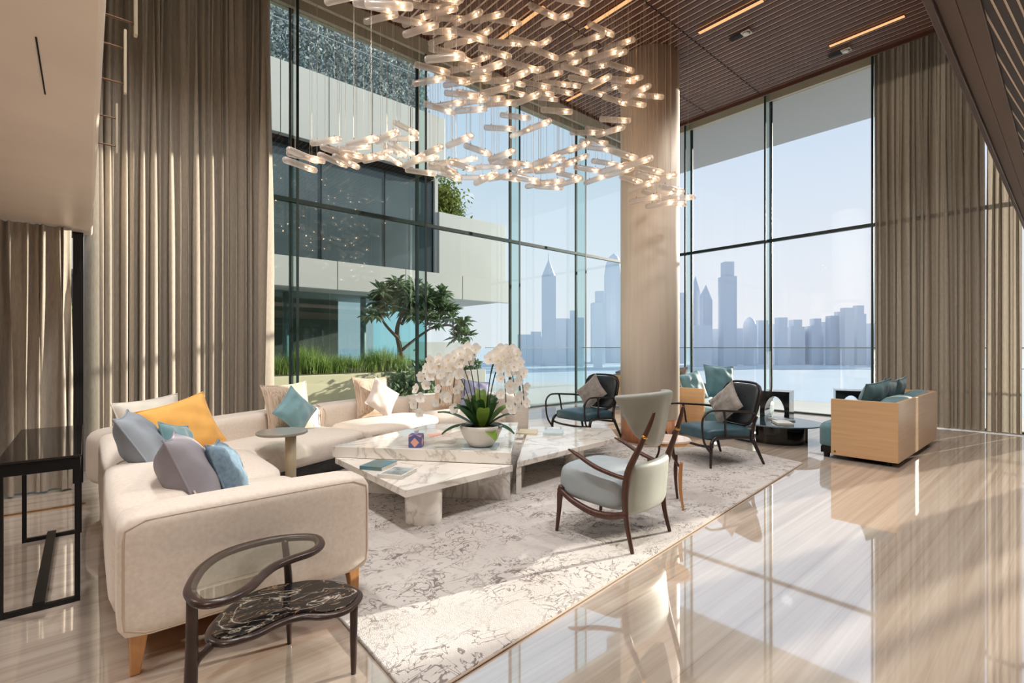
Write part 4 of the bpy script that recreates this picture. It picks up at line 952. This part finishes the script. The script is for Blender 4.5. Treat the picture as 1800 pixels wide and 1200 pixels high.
kleg([(0.675, 2.265, 0.0), (0.672, 2.262, 0.15), (0.668, 2.258, 0.30), (0.665, 2.300, 0.445)], [0.009, 0.015, 0.016, 0.013])
kleg([(0.806, 1.890, 0.0), (0.808, 1.894, 0.12), (0.812, 1.900, 0.262)], [0.010, 0.014, 0.016])

# ================================================================ black console on the left
cs = thing('console_table', 'black metal console table with a dark glass top beside the sofa', 'console table', (-0.17, 3.98, 0))
MB().box((0, 0, 0.745), (0.31, 1.27, 0.012)).build('top', 'console_top', cs, bevel=0.002)
MB().box((0, 0, 0.708), (0.30, 1.25, 0.06)).build('apron', 'black', cs, bevel=0.003)
for sy in (-1, 1):
    for sx in (-1, 1): MB().box((sx * 0.138, sy * 0.612, 0.34), (0.022, 0.026, 0.68)).build('leg', 'black', cs, bevel=0.002)
    MB().box((0, sy * 0.612, 0.012), (0.254, 0.026, 0.024)).build('floor_bar', 'black', cs)
    MB().box((0.0, sy * 0.36, 0.665), (0.05, 0.05, 0.03)).build('glide_block', 'black', cs)
MB().box((-0.005, 0, 0.034), (0.045, 1.25, 0.02)).build('stretcher', 'black', cs)

# ================================================================ pedestal table
pt = thing('pedestal_table', 'round grey pedestal table with a beige post at the inner corner of the sofa', 'side table', (1.29, 4.53, 0))
MB().lathe([(0.20, 0.548), (0.207, 0.553), (0.207, 0.568), (0.20, 0.573)], seg=48).build('top', 'pedestal_top', pt, smooth=False)
MB().lathe([(0.045, 0.02), (0.045, 0.55)], (0.055, -0.05, 0), 28).build('post', 'pedestal_stone', pt, smooth=True)
MB().lathe([(0.15, 0.0), (0.15, 0.014), (0.14, 0.02)], (0.02, -0.02, 0.018), 36).build('foot', 'pedestal_stone', pt)

# ================================================================ wing chair
wc = thing('wing_chair', 'grey leather wing chair with walnut frame, back to the camera on the rug', 'chair', (2.785, 2.14, 0.018), R(5.5))
def shell(fn, nu, nv, th, name, mat, parent, subd=1):
    vs = []; fs = []
    for i in range(nu + 1):
        for j in range(nv + 1): vs.append(fn(-1 + 2 * i / nu, j / nv))
    for i in range(nu):
        for j in range(nv): a = i * (nv + 1) + j; fs.append((a, a + nv + 1, a + nv + 2, a + 1))
    o = MB().add(vs, fs).build(name, mat, parent, smooth=True)
    s = o.modifiers.new('solid', 'SOLIDIFY'); s.thickness = th; s.offset = 0
    if subd: q = o.modifiers.new('subd', 'SUBSURF'); q.levels = subd; q.render_levels = subd
    return o
def back(u, v):
    hw = 0.175 + 0.155 * (v ** 0.8); x = u * hw; z = 0.63 + 0.35 * v - 0.10 * (u * u) * (1 - v) * -1 + 0.02 * (1 - u * u) * v
    return (x, -0.33 - 0.07 * v + 1.7 * x * x, z)
shell(back, 14, 10, 0.05, 'backrest', 'grey_leather', wc)
shell(lambda u, v: (u * 0.262, -0.30 + 0.05 * u * u - 0.03 * v, 0.215 + 0.335 * v), 10, 5, 0.055, 'rear_panel', 'grey_leather', wc)
sbox((0, 0.025, 0.34), (0.53, 0.56, 0.23), 5, 0.03, 12, rot=Matrix.Rotation(R(3), 3, 'X')).build('seat', 'grey_seat', wc, smooth=True)
for s in (-1, 1):
    limb([(s * 0.255, -0.31, 0), (s * 0.25, -0.27, 0.17), (s * 0.262, -0.262, 0.33), (s * 0.262, -0.285, 0.50), (s * 0.24, -0.35, 0.66), (s * 0.215, -0.405, 0.80), (s * 0.20, -0.43, 0.885)], [0.012, 0.017, 0.021, 0.024, 0.018, 0.015, 0.008], 10).build('rear_post', 'walnut_frame', wc, smooth=True)
    limb([(s * 0.2275, -0.376, 0.722), (s * 0.2255, -0.3815, 0.738)], [0.0205, 0.0205], 10, n=2).build('brass_ring', 'brass', wc, smooth=True)
    limb([(s * 0.262, -0.275, 0.46), (s * 0.275, -0.20, 0.47), (s * 0.292, -0.06, 0.505), (s * 0.298, 0.08, 0.565), (s * 0.292, 0.155, 0.588)], [0.018, 0.018, 0.020, 0.019, 0.007], 10, flat=0.75).build('armrest', 'walnut_frame', wc, smooth=True)
    limb([(s * 0.275, 0.27, 0.0), (s * 0.268, 0.255, 0.15), (s * 0.262, 0.25, 0.26), (s * 0.255, 0.24, 0.315)], [0.011, 0.016, 0.022, 0.024], 10).build('front_leg', 'walnut_frame', wc, smooth=True)
    limb([(s * 0.262, 0.26, 0.295), (s * 0.265, 0.14, 0.235), (s * 0.266, -0.02, 0.195), (s * 0.264, -0.16, 0.20), (s * 0.258, -0.27, 0.235)], [0.018, 0.022, 0.024, 0.024, 0.02], 10).build('side_rail', 'walnut_frame', wc, smooth=True)
MB().box((0, 0.23, 0.275), (0.48, 0.03, 0.04)).build('front_rail', 'walnut_frame', wc, bevel=0.006)

# ================================================================ round side table by the wing chair
rt = thing('side_table', 'small round blush-topped side table with curved wooden legs by the wing chair', 'side table', (3.60, 2.20, 0.018))
MB().lathe([(0.17, 0.515), (0.182, 0.522), (0.182, 0.535), (0.176, 0.54)], seg=40).build('top', 'pink_top', rt)
MB().lathe([(0.168, 0.50), (0.174, 0.515)], seg=40).build('top_rim', 'brass', rt)
for a in (-108, 5, 150):
    ca_, sa_ = math.cos(R(a)), math.sin(R(a))
    limb([(0.185 * ca_, 0.185 * sa_, 0.0), (0.155 * ca_, 0.155 * sa_, 0.14), (0.15 * ca_, 0.15 * sa_, 0.26), (0.165 * ca_, 0.165 * sa_, 0.375)], [0.009, 0.013, 0.017, 0.012], 8).build('leg', 'oak' if a == -108 else 'walnut_frame', rt, smooth=True)
    limb([(0.155 * ca_, 0.155 * sa_, 0.33), (0.11 * ca_, 0.11 * sa_, 0.36), (0.075 * ca_, 0.075 * sa_, 0.43), (0.07 * ca_, 0.07 * sa_, 0.505)], [0.010, 0.010, 0.009, 0.010], 8).build('strut', 'walnut_frame', rt, smooth=True)

# ================================================================ two dark armchairs
def armchair(label, loc, rz):
    t = thing('armchair', label, 'armchair', loc, rz, 'dark framed armchairs')
    for s in (-1, 1):
        limb([(s * 0.345, -0.36, 0), (s * 0.325, -0.30, 0.14), (s * 0.30, -0.25, 0.27)], [0.013, 0.018, 0.022], 8).build('rear_leg', 'dark_wood', t, smooth=True)
        limb([(s * 0.345, 0.33, 0), (s * 0.345, 0.325, 0.15), (s * 0.34, 0.315, 0.25), (s * 0.33, 0.27, 0.305), (s * 0.325, 0.18, 0.315), (s * 0.32, 0.0, 0.305), (s * 0.31, -0.2, 0.29)], [0.012, 0.017, 0.02, 0.018, 0.015, 0.014, 0.016], 8).build('front_leg', 'dark_wood', t, smooth=True)
        limb([(s * 0.285, -0.30, 0.545), (s * 0.33, -0.18, 0.575), (s * 0.355, 0.05, 0.595), (s * 0.36, 0.25, 0.61), (s * 0.36, 0.36, 0.60), (s * 0.358, 0.435, 0.53), (s * 0.355, 0.44, 0.40), (s * 0.35, 0.41, 0.27), (s * 0.347, 0.335, 0.17)], [0.016, 0.014, 0.013, 0.012, 0.012, 0.012, 0.012, 0.012, 0.014], 8).build('armrest', 'dark_wood', t, smooth=True)
        limb([(s * 0.357, 0.17, 0.60), (s * 0.35, 0.15, 0.50), (s * 0.34, 0.14, 0.40), (s * 0.328, 0.11, 0.315)], [0.016, 0.011, 0.011, 0.016], 8).build('arm_strut', 'dark_wood', t, smooth=True)
        limb([(s * 0.30, -0.24, 0.24), (s * 0.27, -0.285, 0.40), (s * 0.285, -0.32, 0.52)], [0.022, 0.018, 0.016], 8).build('back_post', 'dark_wood', t, smooth=True)
    limb([(-0.34, 0.30, 0.225), (-0.17, 0.315, 0.205), (0.17, 0.315, 0.205), (0.34, 0.30, 0.225)], [0.016, 0.014, 0.014, 0.016], 8).build('front_rail', 'dark_wood', t, smooth=True)
    limb([(-0.31, -0.26, 0.24), (0.0, -0.275, 0.225), (0.31, -0.26, 0.24)], [0.016, 0.014, 0.016], 8).build('rear_rail', 'dark_wood', t, smooth=True)
    loop = []
    for k in range(32):
        a = 2 * math.pi * k / 32; c_, s_ = math.cos(a), math.sin(a); n_ = (abs(c_) ** 4 + abs(s_) ** 4) ** 0.25
        u, v = c_ / n_, s_ / n_; wd_ = 0.30 if v > -0.2 else 0.30 - 0.035 * (-v - 0.2)
        loop.append((u * wd_, -0.325 - 0.075 * v, 0.635 + 0.245 * v))
    MB().tube(loop, 0.015, 8, closed=True).build('back_frame', 'dark_wood', t, smooth=True)
    rb = Matrix.Rotation(R(17), 3, 'X')
    pad = sbox((0, -0.325, 0.635), (0.555, 0.075, 0.47), 4.5, 0, 12, rot=rb).build('back_pad', 'charcoal_leather', t, smooth=True)
    for bx, bz in ((-0.12, 0.08), (0.12, 0.08), (0.0, -0.04), (-0.13, -0.14), (0.13, -0.14)):
        p = Vector((0, -0.325, 0.635)) + rb @ Vector((bx, 0.037, bz)); sbox(tuple(p), (0.022, 0.012, 0.022), 2, 0, 3).build('button', 'black', pad, smooth=True)
    sbox((0, 0.03, 0.335), (0.61, 0.60, 0.12), 8, 0.025, 12).build('seat_cushion', 'teal_leather', t, smooth=True)
    return t
a1 = armchair('dark-framed teal armchair left of the column, facing the marble table', (5.36, 4.57, 0.018), R(90))
a2 = dup(a1, (5.43, 2.71, 0.018), R(90 - 24.8), 'dark-framed teal armchair right of the column, nearest the round smoked table')
def chair_pillow(label, loc, rz, seed):
    c = Matrix.Rotation(rz, 3, 'Z') @ Vector((0.05, -0.18, 0.645)) + Vector((loc[0], loc[1], 0))
    return pillow(label, tuple(c), 0.40, 0.40, 0.13, rz + R(180), R(-20), R(45), 'grey_velvet', 'grey cushions on the armchairs', seed)
chair_pillow('grey velvet cushion on its corner in the armchair left of the column', (5.36, 4.57), R(90), 31)
chair_pillow('grey velvet cushion on its corner in the armchair right of the column', (5.43, 2.71), R(90 - 24.8), 32)

# ================================================================ sofas with sycamore panels
def panel_sofa(label, loc, rz, L, mark_end, both=True):
    t = thing('panelled_sofa', label, 'sofa', loc, rz, 'sofas boxed in pale wood')
    if both: MB().box((0.018, 0.315, 0.375), (0.036, 0.63, 0.65)).build('end_panel', 'maple', t, bevel=0.003)
    MB().box((L - 0.018, 0.315, 0.375), (0.036, 0.63, 0.65)).build('end_panel', 'maple', t, bevel=0.003)
    MB().box((L / 2, 0.018, 0.375), (L - 0.072, 0.036, 0.65)).build('back_panel', 'maple', t, bevel=0.003)
    MB().box((L / 2, 0.40, 0.09), (L - 0.10, 0.70, 0.07)).build('base', 'black', t)
    for fx in (0.10, L - 0.10):
        for fy in (0.10, 0.70): MB().lathe([(0.03, 0.0), (0.035, 0.055)], (fx, fy, 0), 16).build('foot', 'black', t)
    for k in range(2):
        w = (L - 0.09) / 2
        sbox((0.045 + w * (k + 0.5), 0.475, 0.25), (w - 0.006, 0.64, 0.30), 9, 0.03, 10).build('seat_cushion', 'teal', t, smooth=True)
        sbox((0.045 + w * (k + 0.5), 0.135, 0.50), (w - 0.006, 0.19, 0.43), 6, 0.02, 10, rot=Matrix.Rotation(R(8), 3, 'X')).build('backrest', 'teal', t, smooth=True)
    e_ = 0.0 if mark_end == 0 else L
    sx = -1 if mark_end == 0 else 1
    for dy, dz in ((0, 0), (0.011, 0), (0, 0.011), (0.011, 0.011)):
        MB().box((e_ + sx * 0.0008, 0.585 + dy, 0.085 + dz), (0.0016, 0.008, 0.008)).build('emblem', 'dark_wood', t)
    return t
panel_sofa('teal sofa boxed in pale sycamore at the right, its plain end panel facing the camera', (6.57, 1.25, 0), 0, 2.22, 0)
panel_sofa('teal sofa boxed in pale sycamore behind the column, facing the round smoked table', (8.92, 4.14, 0), R(180), 2.22, 1, False)
panel_sofa('pale panelled sofa seen from behind in the far corner of the glass walls', (8.5, 6.62, 0), R(-50), 1.6, 0)
GS = 'cushions on the panelled sofas'
def teal_pillow(label, c, sz, yaw, lean, roll, seed, mat='teal'): return pillow(label, c, sz, sz, 0.16, yaw, lean, roll, mat, GS, seed, crease=0.9)
teal_pillow('teal velvet cushion at the near end of the right-hand panelled sofa', (6.92, 1.56, 0.70), 0.46, R(165), R(-22), R(8), 41)
teal_pillow('teal velvet cushion in the middle of the right-hand panelled sofa', (7.38, 1.56, 0.70), 0.46, R(174), R(-22), R(-6), 42)
teal_pillow('teal velvet cushion at the far end of the right-hand panelled sofa', (7.95, 1.55, 0.70), 0.46, R(182), R(-22), R(4), 43)
teal_pillow('teal velvet cushion resting on the end of the sofa just behind the column', (6.98, 3.82, 0.70), 0.46, R(-14), R(-18), R(-10), 44)
teal_pillow('tall teal velvet cushion beside the tufted armchair back, on the sofa behind the column', (7.78, 3.80, 0.74), 0.54, R(-30), R(-14), R(4), 45)
teal_pillow('grey cushion showing above the back of the far corner sofa, left of the column', (8.93, 6.42, 0.68), 0.40, R(130), R(-18), R(28), 46, 'grey_velvet')
teal_pillow('grey cushion showing above the back of the far corner sofa, right of the column', (9.62, 5.62, 0.68), 0.40, R(130), R(-18), R(4), 47, 'grey_velvet')

# ================================================================ round smoked table and its books
st = thing('round_coffee_table', 'low round smoked-glass coffee table on curved black panels', 'coffee table', (7.25, 2.72, 0))
MB().lathe([(0.53, 0.252), (0.55, 0.256), (0.55, 0.268), (0.53, 0.272)], seg=64).build('top', 'dark_glass_top', st)
for r_, a0, a1_, nm in ((0.34, 150, 290, 'curved_panel'), (0.36, -70, 20, 'curved_panel')):
    vs = []; fs = []; n = 20
    for k in range(n + 1):
        a = R(a0 + (a1_ - a0) * k / n)
        for rr in (r_, r_ - 0.03):
            for z in (0.0, 0.252): vs.append((rr * math.cos(a), rr * math.sin(a), z))
    for k in range(n):
        o = 4 * k; fs += [(o, o + 4, o + 5, o + 1), (o + 2, o + 3, o + 7, o + 6), (o + 1, o + 5, o + 7, o + 3), (o, o + 2, o + 6, o + 4)]
    fs += [(0, 1, 3, 2), (4 * n, 4 * n + 2, 4 * n + 3, 4 * n + 1)]
    MB().add(vs, fs).build(nm, 'black_gloss', st)
book('white book at the near left of the round smoked table', (7.10, 2.60, 0.273), 0.28, 0.20, 0.022, R(36), 'cover_white', 'books on the round smoked table')
book('dark flat book at the far side of the round smoked table', (7.42, 2.74, 0.273), 0.32, 0.22, 0.016, R(50), 'cover_grey', 'books on the round smoked table')

def egg_cube(label, loc, rz):
    t = thing('cube_table', label, 'side table', loc, rz, 'black cube tables with an egg-shaped opening')
    vs = []; fs = []; n = 40; h = 0.62; w = 0.20
    for k in range(n):
        a = 2 * math.pi * k / n; c_, s_ = math.cos(a), math.sin(a)
        m_ = max(abs(c_), abs(s_)); ox, oz = c_ / m_ * w, h / 2 + s_ / m_ * h / 2
        ex = 0.135 * c_ * (1 - 0.16 * s_); ez = h / 2 + 0.04 + 0.205 * s_
        for y in (-0.19, 0.19): vs += [(ox, y, oz), (ex, y, ez)]
    for k in range(n):
        o = 4 * k; p = 4 * ((k + 1) % n)
        fs += [(o, p, p + 1, o + 1), (o + 2, o + 3, p + 3, p + 2), (o + 1, p + 1, p + 3, o + 3), (o, o + 2, p + 2, p)]
    MB().add(vs, fs).build('body', 'black_gloss', t)
    MB().box((0, 0, h + 0.004), (0.41, 0.39, 0.008)).build('top', 'dark_glass_top', t, bevel=0.002)
    return t
c1 = egg_cube('black lacquer cube table with an egg-shaped opening, behind the right armchair', (8.08, 3.04, 0), R(-80))
dup(c1, (9.08, 2.34, 0), R(-70), 'black lacquer cube table behind the right-hand panelled sofa')

# ================================================================ chandelier of hanging glass tubes
TUBES = [  # x, y, z, heading in degrees, region
 (1.98,4.16,4.38,-24,0), (2.28,4.67,4.67,-59,0), (1.91,3.76,4.15,-36,0), (2.59,4.63,4.75,-22,0), (2.42,4.12,4.34,-65,0), (2.87,4.46,4.89,-58,0), 
 (2.82,4.65,5.02,-30,0), (2.77,4.80,4.93,-69,0), (2.91,4.42,4.97,-62,0), (3.11,4.65,5.02,-36,1), (3.18,4.40,4.93,-74,1), (3.39,4.31,4.98,-62,1), 
 (3.64,4.31,5.05,-25,1), (3.08,4.75,4.82,-69,0), (2.96,4.22,4.49,-63,1), (2.90,3.98,4.42,-13,1), (2.96,4.63,4.80,-41,0), (3.52,4.66,5.01,-71,1), 
 (3.05,4.63,4.61,-24,0), (2.56,3.91,4.03,-50,0), (3.24,4.68,4.65,-6,1), (2.84,4.58,4.32,-16,0), (3.40,4.19,4.54,-14,1), (3.53,4.72,4.73,-72,1), 
 (3.34,4.68,4.56,-61,1), (2.94,3.74,4.00,-71,1), (3.29,4.41,4.42,-18,1), (2.86,4.69,4.24,-60,0), (3.15,4.68,4.36,-21,1), (3.37,4.85,4.46,-57,1), 
 (3.43,4.61,4.43,-51,1), (3.82,4.53,4.98,-34,1), (3.72,4.52,4.48,-45,1), (3.22,3.95,3.97,-67,1), (3.25,4.62,4.19,-27,1), (3.44,4.67,4.28,-24,1), 
 (3.00,4.69,3.98,-5,0), (3.13,4.69,4.07,-59,1), (3.42,4.67,4.09,-50,1), (3.68,4.65,4.29,-51,1), (3.89,4.69,4.33,-48,1), (3.43,4.67,4.19,-62,1), 
 (1.86,4.61,4.64,-57,0), (2.37,4.73,4.93,-24,0), (2.62,4.43,4.93,-56,0), (2.53,4.66,5.02,-22,0), (2.67,4.17,4.80,-29,0), (3.79,3.83,4.98,-9,1), 
 (4.04,3.87,5.02,-73,2), (4.45,3.56,4.93,-9,2), (4.59,3.87,5.02,-69,2), (4.93,3.67,5.01,-70,2), (3.95,3.55,5.02,-26,2), (3.95,4.31,4.94,-17,1), 
 (4.21,4.35,5.02,-81,1), (3.92,4.55,5.02,-39,1), (4.09,4.12,4.77,-9,1), (3.49,3.84,4.27,-15,1), (4.64,4.30,5.02,-76,2), (4.65,4.03,4.93,-64,2), 
 (4.42,3.49,4.60,-72,2), (4.86,3.73,4.86,-74,2), (4.78,4.39,5.02,-70,2), (4.34,3.85,4.55,-15,2), (5.09,4.20,5.02,-56,2), (4.94,3.65,4.72,-15,2), 
 (4.51,4.47,4.81,-64,2), (4.69,4.50,4.78,-29,2), (4.93,4.53,4.86,-29,2), (4.63,3.99,4.60,-25,2), (4.27,4.57,4.82,-57,1), (4.38,4.56,4.68,-20,1), 
 (3.94,4.56,4.56,-19,1), (3.34,3.80,4.08,-83,1), (4.82,4.55,4.74,-19,2), (4.30,3.51,4.25,-87,2), (4.88,3.61,4.53,-31,2), (5.06,3.65,4.60,-68,2), 
 (5.32,4.38,4.82,-23,2), (5.56,4.33,4.94,-74,2), (4.83,3.65,4.28,-12,2), (5.17,3.65,4.36,-22,2), (4.81,3.34,4.25,-93,2), (4.99,3.52,4.38,-19,2), 
 (5.26,3.47,4.41,-31,2), (3.62,3.93,4.00,-81,1), (4.44,4.55,4.60,-20,1), (4.61,4.65,4.62,-28,1), (4.29,4.11,4.15,-32,2), (4.89,3.70,4.08,-34,2), 
 (4.04,4.58,4.17,-27,1), (4.29,4.74,4.10,-84,4), (3.84,3.98,3.79,-83,1), (3.82,4.63,4.28,-51,1), (3.83,4.63,3.98,-34,1), (4.04,4.61,4.48,-15,1), 
 (4.99,4.27,4.14,-41,4), (5.37,4.37,4.31,-14,2), (4.84,3.74,3.94,-81,2), (2.90,4.16,3.42,-83,4), (3.41,4.52,3.57,2,4), (3.47,4.17,3.42,-84,4), 
 (3.44,4.87,3.49,0,4), (3.32,4.92,3.39,23,4), (3.89,4.91,3.60,-46,4), (3.91,5.26,3.56,-41,4), (3.13,4.02,3.05,-93,4), (3.96,4.77,3.45,-69,4), 
 (3.68,4.34,3.44,-28,4), (3.91,4.38,3.50,-17,4), (4.38,4.95,3.70,3,4), (3.50,3.82,3.08,-7,4), (4.39,4.67,3.61,-72,4), (3.85,3.85,3.37,-85,4), 
 (4.60,4.26,3.79,-85,4), (4.86,4.26,3.91,-93,4), (5.03,4.15,3.99,-30,4), (5.27,4.26,4.00,-24,4), (4.37,3.19,3.37,-7,5), (5.08,4.01,3.69,-19,4), 
 (4.79,4.05,3.55,-19,4), (4.87,4.44,3.59,-11,4), (4.41,4.36,3.38,-57,4), (4.42,4.55,3.40,-68,4), (4.70,4.65,3.45,-32,4), (4.71,4.27,3.43,-85,4), 
 (4.93,4.04,3.45,-94,4), (4.70,3.58,3.41,-84,4), (4.81,3.58,3.39,-88,5), (4.49,3.11,3.29,-90,5), (4.98,3.26,3.37,-13,5), (5.12,3.40,3.36,-10,5), 
 (5.16,3.66,3.40,-6,5), (5.07,3.45,3.25,-93,5), (5.39,3.36,3.39,-93,5), (4.87,2.92,3.04,-7,5), (5.40,3.52,3.23,-1,5), (5.10,3.42,3.09,-80,5), 
 (5.21,3.23,3.13,-100,5), (5.25,3.29,3.03,-76,5), (5.47,3.19,3.12,-59,5), (5.54,3.33,3.10,-34,5), (4.61,4.52,3.74,-62,4), (4.73,4.38,3.68,-92,4), 
 (4.89,4.34,3.78,-84,4), (4.38,4.32,3.51,-53,4), (4.54,4.66,3.67,-84,4), (4.18,4.90,3.52,-21,4), (3.43,5.27,3.64,-53,4), (3.66,5.15,3.69,-70,4), 
 (1.72,5.40,3.23,17,3), (1.78,5.40,3.33,-4,3), (1.75,5.40,3.34,22,3), (1.98,5.38,3.55,-58,3), (2.11,5.40,3.47,12,3), (2.11,4.73,3.38,-65,3), 
 (2.32,5.40,3.58,-54,3), (2.07,5.40,3.37,18,3), (2.22,5.40,3.39,24,3), (2.42,5.40,3.48,-66,3), (2.62,5.40,3.57,-72,3), (2.23,5.40,3.49,-2,3), 
 (2.33,4.64,3.46,-82,3), (2.97,5.40,3.99,13,3), (2.93,5.40,3.85,-46,3), (2.81,5.40,3.67,18,3), (2.93,5.40,3.72,20,3), (2.75,5.33,3.53,27,3), 
 (2.57,5.40,3.52,-69,3), (2.50,4.39,3.18,-90,3), (3.06,4.96,3.60,-82,3), (3.22,5.36,3.66,-69,3), (3.18,5.40,3.50,-18,3), (3.34,5.16,3.51,-12,4), 
 (3.54,5.28,3.50,16,4), (3.37,5.14,3.58,-74,4), ]
GRP = ['upper left tubes of the chandelier', 'upper middle tubes of the chandelier', 'upper right tubes of the chandelier', 'low left tubes of the chandelier', 'low middle tubes of the chandelier', 'low right tubes of the chandelier']
prof = [(0.004, -0.20), (0.022, -0.196), (0.031, -0.186), (0.034, -0.17)] + [(0.034, -0.17 + 0.34 * k / 6) for k in range(1, 7)] + [(0.031, 0.186), (0.022, 0.196), (0.004, 0.20)]
tm = MB().lathe(prof, seg=14); tm.v = [(v[2], v[1], v[0]) for v in tm.v]; tm.f = [f[::-1] for f in tm.f]
proto = None
PATCH = ["chandelier's upper left", "chandelier's upper middle", "chandelier's upper right", "chandelier's low left wing", "chandelier's low middle band", "chandelier's low right tail"]
ORD = ['first', 'second', 'third', 'fourth', 'fifth', 'sixth', 'seventh', 'eighth', 'ninth', 'tenth', 'eleventh', 'twelfth']
lat = [t_[0] * RT.x + t_[1] * RT.y for t_ in TUBES]; dep = [t_[0] * FW.x + t_[1] * FW.y for t_ in TUBES]
sx_ = [l / d for l, d in zip(lat, dep)]; sy_ = [(t_[2] - 1.3) / d for t_, d in zip(TUBES, dep)]
LAB = {}
for rg in range(6):
    ids = [i for i in range(len(TUBES)) if TUBES[i][4] == rg]
    ids.sort(key=lambda i: -sy_[i]); nrow = 4 if len(ids) > 28 else 3 if len(ids) > 14 else 2; per = math.ceil(len(ids) / nrow)
    rows_ = {4: ['top', 'second', 'third', 'bottom'], 3: ['top', 'middle', 'bottom'], 2: ['top', 'bottom']}[nrow]
    for r_ in range(nrow):
        row = sorted(ids[r_ * per:(r_ + 1) * per], key=lambda i: sx_[i])
        for k_, i in enumerate(row):
            pos = 'leftmost' if k_ == 0 else 'rightmost' if k_ == len(row) - 1 else ORD[k_] + ' from left'
            LAB[i] = 'glowing glass tube, %s in the %s row, %s' % (pos, rows_[r_], PATCH[rg])
for i, (x, y, z, ang, rg) in enumerate(TUBES):
    if proto is None:
        t = thing('glass_tube_pendant', LAB[i], 'pendant light', (x, y, z), R(ang), GRP[rg])
        p_t = tm.build('glass_tube', 'tube', t, smooth=True)
        p_b = sbox((0.11, 0, -0.004), (0.024, 0.019, 0.019), 2, 0, 3).build('bulb', 'bulb', t, smooth=True)
        p_c = MB().tube([(0, 0, 0.030), (0, 0, 0.05)], 0.004, 6).build('clip', 'clip', t)
        p_w = MB().tube([(0, 0, 0), (0, 0, 1)], 0.0016, 3).build('suspension_wire', 'wire', t)
        proto = (p_t, p_b, p_c, p_w); first = True
    else:
        t = thing('glass_tube_pendant', LAB[i], 'pendant light', (x, y, z), R(ang), GRP[rg]); first = False
        for q in proto[:2]:
            c = q.copy(); COL.objects.link(c); c.parent = t
    for k, sx in enumerate((-0.11, 0.11)):
        for q in proto[2:]:
            c = q if (first and k == 0) else q.copy()
            if not (first and k == 0): COL.objects.link(c); c.parent = t
            c.location = (sx, 0, 0.05 if q is p_w else 0)
            if q is p_w: c.scale = (1, 1, ZC - z - 0.05)
